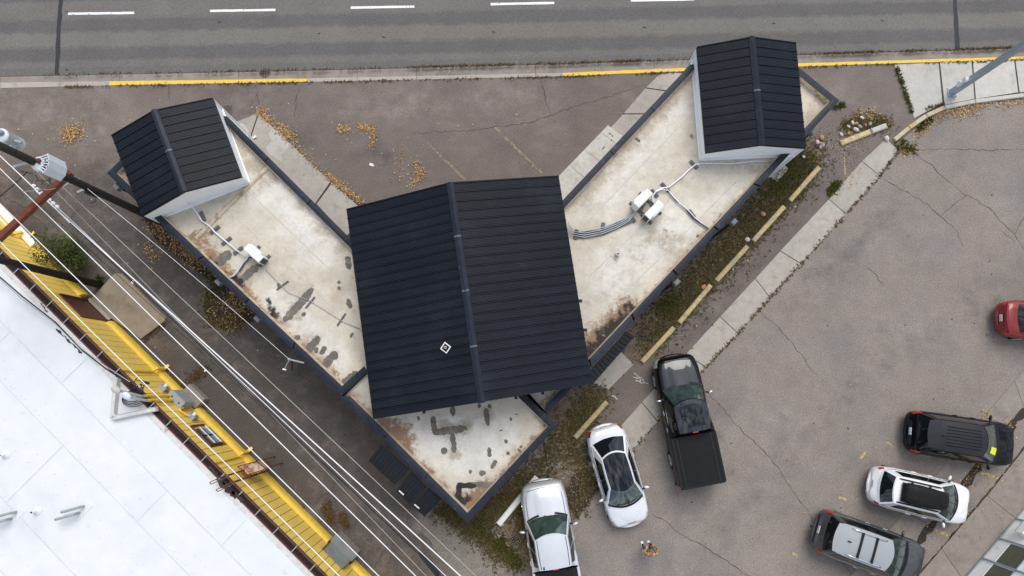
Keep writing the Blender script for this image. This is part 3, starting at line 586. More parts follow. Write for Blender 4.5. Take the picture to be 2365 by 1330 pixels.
# sealant patches
def patch(pts, w, m='patch', z=ZF + .006):
    build('sealant_patch', ribbon([P(x, y, ZF) for x, y in pts], lambda t: w / 54.0 * (.35 + .65 * min(1, 5 * t + .15, 5 * (1 - t) + .15)), z + rnd.uniform(0, .003) + (.05 if min(p[1] for p in pts) > 925 else 0), .022, .06, .2), M[m], shop)
for pts, w in (([(499, 611), (533, 582)], 22), ([(552, 652), (597, 612)], 17), ([(655, 742), (690, 705), (722, 665)], 18), ([(706, 815), (738, 778)], 18), ([(743, 850), (778, 813)], 19), ([(728, 815), (733, 802)], 9), ([(740, 818), (752, 800)], 11),
    ([(683, 785), (692, 775)], 12), ([(788, 892), (826, 858)], 16), ([(803, 592), (806, 622)], 14), ([(782, 648), (784, 656)], 8), ([(780, 662), (785, 670)], 10), ([(803, 690), (810, 712)], 10), ([(810, 780), (815, 768)], 8), ([(640, 655), (648, 662)], 10), ([(698, 730), (706, 722)], 10),
    ([(1000, 961), (1005, 1004)], 13), ([(1003, 999), (1040, 993), (1079, 988)], 16), ([(1046, 998), (1049, 1046)], 11), ([(1121, 943), (1127, 983)], 11), ([(1040, 951), (1052, 950)], 20), ([(1103, 938), (1111, 938)], 10), ([(1128, 934), (1133, 943)], 9), ([(1022, 1048), (1030, 1034)], 13), ([(1130, 1033), (1130, 1055)], 9),
    ([(1145, 1062), (1135, 1082)], 9), ([(1083, 1090), (1090, 1090)], 11), ([(1107, 1094), (1122, 1091)], 11), ([(1166, 1015), (1170, 1024)], 8), ([(1154, 995), (1160, 993)], 6), ([(1178, 964), (1180, 972)], 6), ([(1190, 957), (1196, 957)], 5), ([(1171, 1043), (1177, 1049)], 8), ([(1196, 1036), (1204, 1046)], 6), ([(1200, 1033), (1206, 1029)], 6), ([(965, 961), (969, 971)], 6), ([(1084, 1118), (1140, 1119)], 11),
    ([(1468, 318), (1478, 328)], 7), ([(1608, 548), (1614, 541)], 6)):
    patch(pts, w)
patch([(1100, 1122), (1062, 1120), (1057, 1146), (1076, 1164)], 12, 'patch_bk', ZF + .012); patch([(493, 616), (503, 607)], 12, 'patch_bk', ZF + .012); patch([(546, 656), (560, 645)], 13, 'patch_bk', ZF + .012)
# gabled metal roofs
def gable(name, TL, TR, BR, BL, ze, dh, npan, walls, capn):
    g = build(name, MB().add([], []) or MB(), M['roofmetal'], shop) if False else None
    tl, tr, br, bl = P(*TL, ze), P(*TR, ze), P(*BR, ze), P(*BL, ze)
    r0, r1 = (tl + tr) / 2 + Vector((0, 0, dh)), (bl + br) / 2 + Vector((0, 0, dh))
    up = Vector((0, 0, 1))
    deck = MB(); dz = Vector((0, 0, -.06))
    deck.add([tl + dz, r0 + dz, tr + dz, br + dz, r1 + dz, bl + dz, tl + dz * 3, r0 + dz * 3, tr + dz * 3, br + dz * 3, r1 + dz * 3, bl + dz * 3],
             [[5, 4, 1, 0], [4, 3, 2, 1], [0, 6, 11, 5], [3, 9, 8, 2], [0, 1, 7, 6], [1, 2, 8, 7], [5, 11, 10, 4], [4, 10, 9, 3], [6, 7, 10, 11], [7, 8, 9, 10]])
    g = build(name, deck, M['ridge'], shop)
    for e0, e1, f in ((tl, bl, 1), (tr, br, -1)):
        nrm = ((r0 - e0).cross(e1 - e0)).normalized(); nrm = nrm if nrm.z > 0 else -nrm
        for i in range(npan):
            prof = [(0.0, .004), (.0, -.045), (.075, -.045), (.075, .045), (.16, .045), (.16, .004)]
            for k in range(4):
                c = .29 + k * .185; prof += [(c - .045, .004), (c - .02, .016), (c + .02, .016), (c + .045, .004)]
            prof += [(1.0, .004)]
            rowa, rowb = [], []
            for u, h in prof:
                t = (i + u) / npan
                rowa.append(r0.lerp(r1, t) + nrm * h); rowb.append(e0.lerp(e1, t) + nrm * h)
            mb = MB().grid([rowa, rowb], flip=(f < 0))
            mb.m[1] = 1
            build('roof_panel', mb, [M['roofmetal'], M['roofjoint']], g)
    for j in range(capn):
        a, b = r0.lerp(r1, j / capn + .001), r0.lerp(r1, (j + 1) / capn + (.004 if j < capn - 1 else .004))
        wl = (tl - r0).normalized() * .145; wr = (tr - r0).normalized() * .145; h = Vector((0, 0, .065 + .012 * (j % 2)))
        mb = MB(); rows = []
        for p in (a, b): rows.append([p + wl + h * .6 - up * .05, p + wl + h * .75, p + wl * .35 + h, p + h * 1.1, p + wr * .35 + h, p + wr + h * .75, p + wr + h * .6 - up * .05])
        mb.grid(rows); mb.add(rows[0], [list(range(7))]); mb.add(rows[1], [list(range(7))[::-1]])
        build('ridge_cap', mb, M['ridge'], g)
        if j: build('cap_joint', MB().grid([[p + Vector((0, 0, .012)) for p in rows[0][1:6]], [p + (b - a).normalized() * .07 + Vector((0, 0, .012)) for p in rows[0][1:6]]], flip=False), M['capjoint'], g)
    return tl, tr, br, bl, r0, r1, g
def tower(TL, TR, BR, BL, npan, lab, capn):
    ze, dh = 4.15, .66
    tl, tr, br, bl, r0, r1, g = gable('gable_roof', TL, TR, BR, BL, ze, dh, npan, True, capn)
    f = offs([bl, br, tr, tl], .05); c = sum(f, Vector((0, 0, 0))) / 4
    # white ribbed cladding, one sheet per wall
    names = [(0, 1), (1, 2), (2, 3), (3, 0)]
    for i, j in names:
        a, b = f[i], f[j]; L = (b - a).length; d = (b - a).normalized(); nr = Vector((d.y, -d.x, 0)); k = int(L / .11)
        gab = i in (0, 2); lo, hi = [], []
        for q in range(k + 1):
            for e, off in ((0, 0), (.3, .0), (.45, .008), (.85, .008)):
                t = min(1, (q + e) / k)
                if q == k and e > 0: break
                p = a.lerp(b, t) + nr * off; hgt = ze - .12 + (dh * (1 - abs(2 * t - 1)) if gab else 0)
                lo.append(Vector((p.x, p.y, 0))); hi.append(Vector((p.x, p.y, hgt)))
        build('white_siding', MB().grid([lo, hi]), M['siding_w'], shop)
        if i in (0, 1, 3):
            # white base flashing where the wall meets the flat roof
            a2, b2 = a + nr * .03, b + nr * .03
            build('base_flashing', MB().bar(Vector((a2.x, a2.y, ZF + .035)), Vector((b2.x, b2.y, ZF + .035)), .05, .07), M['siding_w'], shop)
    for k in range(4):
        p = f[k]; o = (p - c).xy.normalized().to_3d() * .015
        build('corner_trim', MB().bar(Vector((p.x, p.y, 0)) + o, Vector((p.x, p.y, ze - .13)) + o, .07, .07, up=(0, 1, 0)), M['siding_w'], shop)
    return f
tw1 = tower((257, 311), (490, 225), (557, 407), (327, 497), 10, '', 2)
tw2 = tower((1610, 107), (1838, 97), (1862, 341), (1631, 352), 12, '', 2)
ctl, ctr, cbr, cbl, cr0, cr1, cg = gable('gable_roof', (800, 482), (1290, 405), (1368, 886), (862, 968), 4.45, 1.35, 23, False, 4)
# clerestory walls below the big roof (set well in) and purlin ends that peep out under the eaves
f = offs([cbl, cbr, ctr, ctl], .55)
wl = MB()
for i in range(4):
    a, b = f[i], f[(i + 1) % 4]; m_ = (a + b) / 2
    pts = [(a.x, a.y, 0), (b.x, b.y, 0), (b.x, b.y, 4.42)] + ([(m_.x, m_.y, 5.5)] if i in (0, 2) else []) + [(a.x, a.y, 4.42)]
    wl.add(pts, [list(range(len(pts)))])
build('wall', wl, M['wall_grey'], shop)
for x, y in ((980, 950), (1192, 917), (1254, 906), (1340, 893)):
    e = P(x, y, 4.3); build('purlin_end', MB().bar(e + Vector((0, .5, 0)), e + Vector((-.01, -.08, 0)), .11, .12), M['navy'], shop)
for x, y in ((1340, 695), (1351, 762)):
    e = P(x, y, 4.3); build('purlin_end', MB().bar(e + Vector((-.5, 0, 0)), e + Vector((.08, .0, 0)), .12, .12), M['navy'], shop)
# roof vent on the big roof
vp = P(1030, 803, 4.95); nrm = ((cr0 - ctl).cross(cbl - ctl)).normalized(); nrm = nrm if nrm.z > 0 else -nrm
t_ = ((vp - cr0).dot((cr1 - cr0).normalized())); 
hh = 0
def roofz(p, e0, r, d):  # height on plane through e0 with normal nrm
    return e0.z - (nrm.x * (p.x - e0.x) + nrm.y * (p.y - e0.y)) / nrm.z
for _ in range(6): vp = P(1030, 803, roofz(vp, ctl, cr0, 0) + .03)
vent = root('vent_pipe', vp, 'white plumbing vent with square flashing on the left slope of the large charcoal roof', 'vent pipe', 'plumbing vents')
fr = MB(); ex = (cr1 - cr0).normalized(); ey = nrm.cross(ex)
rx, ry = (ex + ey).normalized(), (ex - ey).normalized()
for s_ in (-1, 1):
    fr.obox(vp + rx * .14 * s_ + nrm * .03, ry * .16, rx * .020, nrm * .012); fr.obox(vp + ry * .14 * s_ + nrm * .03, rx * .12, ry * .020, nrm * .012)
build('flashing', fr, M['pvc'], vent)
build('boot', MB().lathe(vp + Vector((-.01, 0, .02)), [(.11, 0), (.085, .03), (.07, .08)]), M['black'], vent)
build('pipe', MB().tube([vp + Vector((0, 0, 0)), vp + Vector((0, 0, .34))], .045, 12), M['pvc'], vent); build('pipe_mouth', MB().tube([vp + Vector((0, 0, .335)), vp + Vector((0, 0, .345))], .032, 10), M['hole'], vent)
vp = P(1424, 590, ZF)
vent = root('vent_pipe', vp, 'cream plumbing vent on a square base on the flat roof behind the twin condensers', 'vent pipe', 'plumbing vents')
build('flashing', MB().obox(vp + Vector((0, 0, .015)), (.13, .13, 0), (-.13, .13, 0), (0, 0, .012)), M['membrane'], vent)
build('boot', MB().lathe(vp, [(.13, .02), (.10, .06), (.065, .16)]), M['conc_lt'], vent)
build('pipe', MB().tube([vp, vp + Vector((0, 0, .42))], .05, 12), M['pvc'], vent); build('pipe_mouth', MB().tube([vp + Vector((0, 0, .415)), vp + Vector((0, 0, .426))], .038, 10), M['hole'], vent)
# scupper heads with downspouts
def scupper(px, py, wd):
    p = P(px, py, 2.95); c = P(1182, 895, 2.95)
    mb = MB(); d = Vector((wd[0], wd[1], 0)).normalized(); s_ = Vector((-d.y, d.x, 0))
    o = build('conductor_head', mb.obox(p, d * .11, s_ * .14, (0, 0, .14), bev=.04), M['gray_dk'], shop)
    q = p - d * .02
    build('downspout', MB().tube([q + Vector((0, 0, -.14)), q + Vector((0, 0, -2.9))], .055, 8), M['navy'], o)
scupper(1694, 513, (.7, -.72)); scupper(1562, 652, (.7, -.72)); scupper(1876, 305, (.7, -.72)); scupper(506, 652, (-.7, -.72)); scupper(596, 736, (-.7, -.72)); scupper(272, 432, (-.7, -.72))
# awnings: sloped ribbed sheets fixed to the walls
def awning(A, B, C, D, z1, z0, n, label=False):
    a, b, c, d = P(*A, z1), P(*B, z1), P(*C, z0), P(*D, z0)   # a,b on the wall, c,d outer (c under b)
    o = build('awning', MB().add([a, b, c, d, a + Vector((0, 0, -.06)), b + Vector((0, 0, -.06)), c + Vector((0, 0, -.06)), d + Vector((0, 0, -.06))], [[0, 1, 2, 3], [7, 6, 5, 4], [3, 2, 6, 7], [0, 3, 7, 4], [1, 5, 6, 2]]) or MB(), M['awning'], shop) if False else None
    mb = MB(); mb.add([a, b, c, d, a + Vector((0, 0, -.06)), b + Vector((0, 0, -.06)), c + Vector((0, 0, -.06)), d + Vector((0, 0, -.06))], [[0, 1, 2, 3], [7, 6, 5, 4], [3, 2, 6, 7], [0, 3, 7, 4], [1, 5, 6, 2]])
    o = build('awning', mb, M['awning'], shop)
    for i in range(n):
        t = (i + .5) / n; p, q = a.lerp(b, t), d.lerp(c, t)
        build('awning_rib', MB().bar(p + Vector((0, 0, .03)), q + Vector((0, 0, .03)), (b - a).length / n * .55, .05, bev=.015), M['ridge'] if n < 12 else M['awning'], o)
    if label:
        l = d.lerp(c, .28).lerp(a.lerp(b, .28), .12) + Vector((0, 0, .065)); e = (c - d).normalized(); g = (a - d).normalized(); up = e.cross(g)
        build('white_sticker', MB().obox(l, (g * .03 - e * .0) , (e * .0 + g.cross(up).normalized() * .0) if False else e * .13, up.normalized() * .006), M['pvc'], o)
awning((879, 1027), (946, 1084), (911, 1119), (851, 1063), 2.9, 2.45, 9)
awning((950, 1089), (985, 1125), (947, 1164), (914, 1134), 2.9, 2.45, 6, True)
awning((988, 1127), (1020, 1153), (981, 1193), (950, 1166), 2.9, 2.45, 6, True)
awning((1352, 868), (1447, 765), (1466, 777), (1368, 888), 2.95, 2.6, 14)
# raised landing by the inner corner of the right wing
build('landing', MB().prism([P(x, y, .42) for x, y in ((1404, 289), (1437, 314), (1330, 500), (1270, 428))], 0, .42), mat('off_white_landing', (.56, .53, .47), .8, ((6, .1), (1.5, .08)), tint=[((.46, .42, .35), 2.5, .55, .7)]), shop)
for a, b in (((1390, 306), (1420, 330)), ((1350, 346), (1385, 372)), ((1316, 381), (1350, 410))): build('landing_joint', ribbon([P(*a, .42), P(*b, .42)], .02, .425), M['conc_dk'], shop)
for a, b in (((1406, 307), (1412, 311)), ((1414, 312), (1415, 316)), ((1391, 345), (1397, 338)), ((1412, 322), (1411, 326))): build('slot', ribbon([P(*a, .42), P(*b, .42)], .035, .426), M['hole'], shop)

# ------------------------------------------------------------------ roof equipment
def condenser(px, py, ang, lab, flip=1):
    p = P(px, py, ZF); rt = root('condenser', p, lab, 'air conditioner', 'rooftop condensers')
    ca, sa = math.cos(R(ang)), math.sin(R(ang)); ex = Vector((ca, sa, 0)); ey = Vector((-sa, ca, 0)) * flip; up = Vector((0, 0, 1))
    build('cabinet', MB().obox(p + up * .42, ex * .44, ey * .16, up * .32, bev=.025), M['ac'], rt)
    build('fan_shroud', MB().obox(p + up * .42 + ey * .185 - ex * .06, ex * .30, ey * .03, up * .28, bev=.02), M['ac'], rt)
    build('coil', MB().obox(p + up * .42 + ex * .445, ex * .012, ey * .12, up * .27), M['ac_dk'], rt)
    build('valve_cover', MB().obox(p + up * .30 - ex * .45 - ey * .05, ex * .03, ey * .09, up * .16, bev=.015), M['ac'], rt)
    for s in (-1, 1):
        build('foot_rail', MB().obox(p + up * .075 + ex * .30 * s, ey * .27, ex * .045, up * .025), M['block'], rt)
        build('support_block', MB().obox(p + up * .025 + ex * .30 * s + ey * .22, ey * .10, ex * .07, up * .03, bev=.01), M['block'], rt)
        build('support_block', MB().obox(p + up * .025 + ex * .30 * s - ey * .22, ey * .10, ex * .07, up * .03, bev=.01), M['block'], rt)
    return rt
condenser(600, 592, -41, 'ivory condenser standing alone on the flat roof beside grey sealant patches')
condenser(1478, 468, 45, 'ivory condenser of the pair whose end cover meets the bundle of pipes', 1)
condenser(1503, 494, -135, 'ivory condenser of the pair, with its dark coil end facing the big roof', 1)
def line_set(name, lab, pts, r, m, z=.10, grp=None):
    q = [P(x, y, ZF + (dz if dz is not None else z)) for x, y, dz in [(t + (None,))[:3] for t in pts]]
    return tag(build(name, MB().tube(q, r, 8), M[m], None, True), lab, 'pipe', grp)
line_set('refrigerant_pipe', 'silver insulated pipe from the lone condenser up to the siding of the nearby tower', [(436, 470, .6), (452, 488, .12), (466, 510), (484, 522), (496, 536), (520, 556), (545, 577), (568, 592, .2), (580, 590, .3)], .035, 'silver_pipe')
line_set('refrigerant_pipe', 'foil wrapped pipe bending from the lone condenser down to the alley parapet', [(575, 588, .25), (570, 598), (562, 605), (550, 624), (540, 636), (528, 641, .12)], .045, 'silver_pipe')
line_set('refrigerant_pipe', 'dark lagged hose running beside the foil wrapped alley pipe', [(577, 590, .22), (573, 600), (564, 610), (553, 627)], .022, 'wire_bk')
line_set('condenser_cable', 'thin grey cable across the flat roof over three short rails', [(613, 622, .05), (650, 660), (668, 677), (715, 694), (750, 716), (790, 742), (832, 760)], .012, 'wire_gr', .05)
for i, ofs in enumerate((-7, -2.4, 2.4, 7)):
    line_set('refrigerant_pipe', 'silver pipe in the bundle of four between the big roof and the paired condensers', [(1312, 520 + ofs, .35), (1322, 536 + ofs), (1350, 541 + ofs), (1390, 533 + ofs), (1424, 520 + ofs), (1452, 505 + ofs * .8), (1466, 492 + ofs * .3), (1466, 482, .2)], .019, 'pipe_grey', .12, 'bundle of four roof pipes')
tray = tag(build('pipe_tray', MB().bar(P(1326, 545, ZF + .06), P(1392, 536, ZF + .06), .26, .03).bar(P(1392, 536, ZF + .06), P(1460, 506, ZF + .06), .26, .03), M['block']), 'grey tray carrying the bundle of four silver pipes', 'tray')
line_set('refrigerant_pipe', 'silver pipe from the paired condensers to the right tower wall and along it', [(1512, 470, .2), (1505, 458), (1516, 440), (1530, 434), (1545, 432), (1575, 408), (1592, 391), (1606, 380), (1620, 377, .14), (1690, 378), (1740, 372), (1786, 373)], .032, 'silver_pipe')
line_set('refrigerant_pipe', 'looped silver pipe between the pair of condensers and the first block', [(1518, 476, .2), (1508, 466), (1507, 452), (1515, 442), (1530, 436), (1541, 440)], .03, 'silver_pipe', .16)
line_set('refrigerant_pipe', 'black and silver pipe snaking from the paired condensers to the planter side parapet', [(1538, 434), (1556, 455), (1570, 470), (1592, 488), (1604, 502), (1622, 516), (1641, 529)], .03, 'silver_pipe')
line_set('condenser_cable', 'black cable beside the pipe that snakes to the planter side parapet', [(1540, 438), (1560, 462), (1585, 484), (1602, 504), (1618, 516), (1636, 528)], .022, 'wire_bk')
line_set('condenser_cable', 'black control cable tangled between the pair of condensers', [(1478, 470, .06), (1486, 480, .05), (1480, 490, .05), (1490, 496, .05), (1496, 486, .06)], .016, 'wire_bk', .05)
for (x, y, ang, L, lab) in ((469, 500, 115, .46, 'narrow grey block lying slantwise under the tower pipe'), (497, 531, 40, .48, 'grey roof block under the tower pipe, next below the roof step'), (524, 557, 40, .48, 'grey roof block under the tower pipe, middle of three'), (551, 579, 40, .48, 'grey roof block under the tower pipe, nearest the lone condenser'),
        (1602, 381, -50, .46, 'grey roof block at the base of the right tower wall'), (1536, 433, -50, .48, 'grey roof block where the silver pipes part'), (1511, 447, -50, .42, 'short grey roof block beside the paired condensers'), (1392, 525, 80, .40, 'grey block under the middle of the pipe bundle'), (1330, 541, 78, .44, 'grey block under the pipe bundle at the big roof'), (1460, 505, 125, .40, 'grey block under the pipe bundle at the condensers'), (1597, 494, 125, .40, 'black block under the snaking pipe')):
    c = P(x, y, ZF); d = Vector((math.cos(R(ang)), math.sin(R(ang)), 0)); s_ = Vector((-d.y, d.x, 0))
    mb = MB().obox(c + Vector((0, 0, .035)), d * L / 2, s_ * .075, (0, 0, .035), bev=.012)
    mb.obox(c + Vector((0, 0, .08)), d * (L / 2 - .05), s_ * .022, (0, 0, .010))
    tag(build('roof_block', mb, M['block']), lab, 'block', 'grey roof blocks')
for (a, b), lab in ((((639, 669), (666, 649)), 'short grey rail under the thin roof cable, nearest the condenser'), (((706, 711), (727, 686)), 'short grey rail under the thin roof cable, middle one'), (((779, 752), (798, 724)), 'short grey rail under the thin roof cable, nearest the big roof')):
    mb = MB().bar(P(*a, ZF + .03), P(*b, ZF + .03), .07, .05, bev=.012); tag(build('cable_rail', mb, M['block']), lab, 'rail', 'cable rails')
frame = tag(build('equipment_skid', MB().bar(P(1484, 448, ZF + .05), P(1517, 478, ZF + .05), .05, .04).bar(P(1478, 484, ZF + .05), P(1492, 498, ZF + .05), .05, .04).bar(P(1474, 488, ZF + .05), P(1492, 470, ZF + .05), .04, .04), M['block']), 'dark steel skid between the pair of condensers', 'skid')
# service mast on the alley parapet
mp = P(702, 838, 3.2)
mast = root('service_mast', mp, 'grey pipe bracket with insulators sticking out from the alley side parapet', 'bracket')
e = P(668, 830, 3.4)
build('arm', MB().tube([mp, e], .035, 8), M['gray_box'], mast); build('insulator', MB().lathe(e + Vector((0, 0, -.08)), [(.03, 0), (.065, .05), (.065, .11), (.03, .16)], 10), M['gray_box'], mast)
build('strut', MB().tube([e + Vector((0, .02, -.05)), P(657, 852, 3.0)], .022, 6), M['steel'], mast); build('strut', MB().tube([P(675, 833, 3.3), P(674, 855, 3.0)], .03, 6), M['wire_bk'], mast)
build('end_cap', MB().bar(P(653, 852, 3.0), P(661, 854, 3.0), .06, .05), M['pvc'], mast)

# ------------------------------------------------------------------ yellow building with the white roof
ZG = 3.6
def gl(x): return 574 + 1.001 * x           # gutter outer edge in the photo, at ZG
g0, g1 = P(-260, gl(-260), ZG), P(1000, gl(1000), ZG)
dW = (g1 - g0).normalized(); nW = Vector((dW.y, -dW.x, 0)); nW = nW if nW.x > 0 else -nW     # outward, towards the alley
LW = (g1 - g0).length
def wp(s, off, z): return Vector((g0.x, g0.y, 0)) + dW * s + nW * off + Vector((0, 0, z))
def ws(px, py, z):
    p = P(px, py, z); return (p - Vector((g0.x, g0.y, z))).dot(dW)
yb = root('yellow_building', wp(LW / 2, -.3, 0), 'yellow board-clad building with a flat white roof and a maroon gutter', 'building')
WALL = -.14        # wall face behind the gutter edge
TR = -.30          # roof side of the box gutter
mb = MB(); mb.add([wp(0, WALL - .02, 0), wp(LW, WALL - .02, 0), wp(LW, WALL - .02, ZG - .20), wp(0, WALL - .02, ZG - .20), wp(0, -14, 0), wp(LW, -14, 0), wp(LW, -14, ZG - .02), wp(0, -14, ZG - .02)], [[0, 1, 2, 3], [1, 5, 6, 2], [5, 4, 7, 6], [4, 0, 3, 7]])
build('wall', mb, mat('yellow_wall_backing', (.22, .14, .02), .9), yb)
BW = .37
door_s = sorted((ws(203, 692, .2), ws(252, 739, .2)))
win_s = sorted((ws(472, 968, 1.6), ws(512, 1012, 1.6)))
me_board = None
nb = int(LW / BW); zlo, zhi = .45, ZG - .19
def shared(name, mbf, m, parent, s, off, key, cache={}):
    if key not in cache:
        me = bpy.data.meshes.new(name); mm = mbf(); me.from_pydata([tuple(v) for v in mm.v], [], mm.f); me.materials.append(m); cache[key] = me
    o = link(name, cache[key], parent); p = wp(s, off, 0) - ORG[parent]; o.location = p; o.rotation_euler.z = math.atan2(dW.y, dW.x); return o
def board(z0, z1):
    def f():
        m = MB(); sd = 1 if Vector((-math.sin(math.atan2(dW.y, dW.x)), math.cos(math.atan2(dW.y, dW.x)), 0)).dot(nW) > 0 else -1
        return m.add([(.012, 0, z0), (.012, .022 * sd, z0), (BW - .016, .022 * sd, z0), (BW - .016, 0, z0), (.012, 0, z1), (.012, .022 * sd, z1), (BW - .016, .022 * sd, z1), (BW - .016, 0, z1)], [[0, 3, 2, 1], [4, 5, 6, 7], [0, 1, 5, 4], [1, 2, 6, 5], [2, 3, 7, 6]]) or m
    return f
SD = 1 if Vector((-dW.y, dW.x, 0)).dot(nW) > 0 else -1
for i in range(nb):
    s = i * BW; c = s + BW / 2
    if door_s[0] < c < door_s[1]: shared('board', board(2.15, zhi), M['yellow_wall'], yb, s, WALL - .02, 'bd')
    elif win_s[0] < c < win_s[1]: shared('board', board(2.25, zhi), M['yellow_wall'], yb, s, WALL - .02, 'bw')
    else: shared('board', board(zlo, zhi), M['yellow_wall'], yb, s, WALL - .02, 'b')
# painted masonry base, interrupted by door and cabinet
def fnd(s0, s1, hgt=.56, pr=.15):
    m = MB(); rows = []
    for s in (s0, s1): rows.append([wp(s, WALL - .02, 0), wp(s, WALL + pr, 0), wp(s, WALL + pr, hgt * .62), wp(s, WALL + pr * .75, hgt * .85), wp(s, WALL + pr * .25, hgt), wp(s, WALL - .02, hgt)])
    m.grid(rows); m.add(rows[0], [[0, 1, 2, 3, 4, 5]]); m.add(rows[1], [[5, 4, 3, 2, 1, 0]]); return m
sp_cab = ws(425, 905, .2), ws(462, 940, .2)
sp_well = ws(772, 1243, .2), ws(815, 1290, .2)
cuts = [0, door_s[0] - .25, door_s[1] + .15, sp_cab[0], sp_cab[1], sp_well[0] - .1, sp_well[1] + .1, LW]
for a, b in ((0, 1), (2, 3), (4, 5), (6, 7)):
    s = cuts[a]
    while s < cuts[b] - .05:
        e = min(s + 2.4, cuts[b]); build('masonry_base', fnd(s + .003, e - .003), M['yellow_base'], yb, True if False else False); s = e
# gutter and its straps
gt = MB(); gs = []
for s in (0, LW): gs.append([wp(s, TR + .03, ZG), wp(s, TR + .03, ZG - .16), wp(s, -.07, ZG - .18), wp(s, -.005, ZG - .10), wp(s, -.005, ZG - .004), wp(s, -.075, ZG - .004), wp(s, -.075, ZG - .12), wp(s, TR + .05, ZG - .12)])
gt.grid(gs); gut = build('gutter', gt, M['brown'], yb)
mb = MB(); mb.add([wp(0, -.07, ZG - .10), wp(LW, -.07, ZG - .10), wp(LW, TR, ZG - .10), wp(0, TR, ZG - .10)], [[0, 1, 2, 3]]); build('gutter_bed', mb, M['brown_dk'], gut)
mb = MB(); mb.bar(wp(0, TR, ZG - .01), wp(LW, TR, ZG - .01), .05, .05); build('drip_edge', mb, M['brown'], yb)
s = ws(348 + 8, gl(356), ZG) % 1.02
while s < LW:
    shared('gutter_strap', lambda: MB().obox((0, .15 * SD, ZG + .008), (.018, 0, 0), (0, .165, 0), (0, 0, .008)), M['steel'], gut, s, TR, 'strap'); s += 1.02
# white roof: membrane sheets with seams, dirty edge strip
ZW = ZG + .02
e0 = -.33
edge_off = [e0 - .32]
sheetw = 1.82
mb = MB(); mb.add([wp(0, e0, ZW - .02), wp(LW, e0, ZW - .02), wp(LW, e0 - .22, ZW + .004), wp(0, e0 - .22, ZW + .004)], [[0, 1, 2, 3]]); build('roof_edge', mb, M['edge_dirty'], yb)
so = [ws(3, 887, ZW), 0]
def woff(px, py): p = P(px, py, ZW); return (p - Vector((g0.x, g0.y, ZW))).dot(nW)
seams = [e0 - .22, woff(416, 1163), woff(325, 1213), woff(71, 1220)]
while seams[-1] > -13: seams.append(seams[-1] - 1.85)
for i in range(len(seams) - 1):
    a, b = seams[i], seams[i + 1]; cutsx = [0]; s = 3.1 * ((i * 2) % 3) + 4
    if i == 2: s = ws(85, 1090, ZW)
    while s < LW: cutsx.append(s); s += 9.3
    cutsx.append(LW)
    for c0, c1 in zip(cutsx, cutsx[1:]):
        z = ZW + .002 * (i % 2) + .006
        m = MB(); nx, ny = max(2, int((c1 - c0) / .6)), 4
        m.grid([[wp(c0 + (c1 - c0) * q / nx + .002, a + (b - a) * r_ / ny, z + rnd.uniform(-.006, .006) * (0 < q < nx and 0 < r_ < ny)) for q in range(nx + 1)] for r_ in range(ny + 1)], flip=True)
        build('roof_sheet', m, M['white_roof'], yb, True)
        if c0 > 0: build('roof_seam', ribbon([wp(c0, a, 0), wp(c0, b, 0)], .02, z + .012, .003, .4), M['seam'], yb)
    if i: build('roof_seam', ribbon([wp(0, a, 0), wp(LW, a, 0)], .022, ZW + .022, .004, .7), M['seam'], yb)
fast = MB()
for i, a in enumerate(seams[1:6]):
    s = 0
    while s < LW:
        for o_ in (.12, -.95, -1.4): fast.lathe(wp(s + rnd.uniform(-.1, .1) + .3 * (o_ < 0), a + o_ + rnd.uniform(-.04, .04), ZW + .012), [(.045, 0), (.035, .008), (.01, .012)], 7)
        s += .62
tag(build('membrane_fasteners', fast, M['white_roof'], yb), kind='stuff')
# triangular curb at the roof edge
c1, c2, c3 = P(271, 872, ZW + .1), P(262, 965, ZW + .1), P(362, 944, ZW + .1)
for a, b in ((c1, c2), (c2, c3)):
    build('roof_curb', MB().bar(a, b, .19, .24, bev=.03), M['edge_dirty'], yb)
    build('curb_trim', MB().bar(a.lerp(b, .06) + (c1 + c2 + c3) / 3 * 0 + ((c1 + c3) / 2 - c2).normalized() * .12 + Vector((0, 0, .06)), b.lerp(a, .06) + ((c1 + c3) / 2 - c2).normalized() * .12 + Vector((0, 0, .06)), .03, .13), M['gray_box'], yb)
# mould stain strip by the ladder
for a, b, w in (((482, 1078), (560, 1158), .16), ((500, 1105), (545, 1150), .22), ((130, 760), (190, 815), .10), ((95, 700), (110, 720), .07)):
    pa, pb = P(*a, ZW), P(*b, ZW); build('mould_stain', ribbon([pa, pb], w * .7, ZW + .016, .04, .10, .7), M['soot'], yb)
# door
dr = MB(); dr.add([wp(door_s[0], WALL + .0, .16), wp(door_s[1], WALL + .0, .16), wp(door_s[1], WALL + .0, 2.15), wp(door_s[0], WALL + .0, 2.15)], [[0, 1, 2, 3]])
door = build('door', dr, M['brown'], yb)
for s in door_s: build('door_frame', MB().bar(wp(s, WALL + .03, .16), wp(s, WALL + .03, 2.15), .08, .07, up=nW), M['brown'], door)
build('door_frame', MB().bar(wp(door_s[0], WALL + .03, 2.17), wp(door_s[1], WALL + .03, 2.17), .06, .08), M['brown'], door)
build('threshold', MB().bar(wp(door_s[0], WALL + .10, .19), wp(door_s[1], WALL + .10, .19), .14, .05), M['conc'], door)
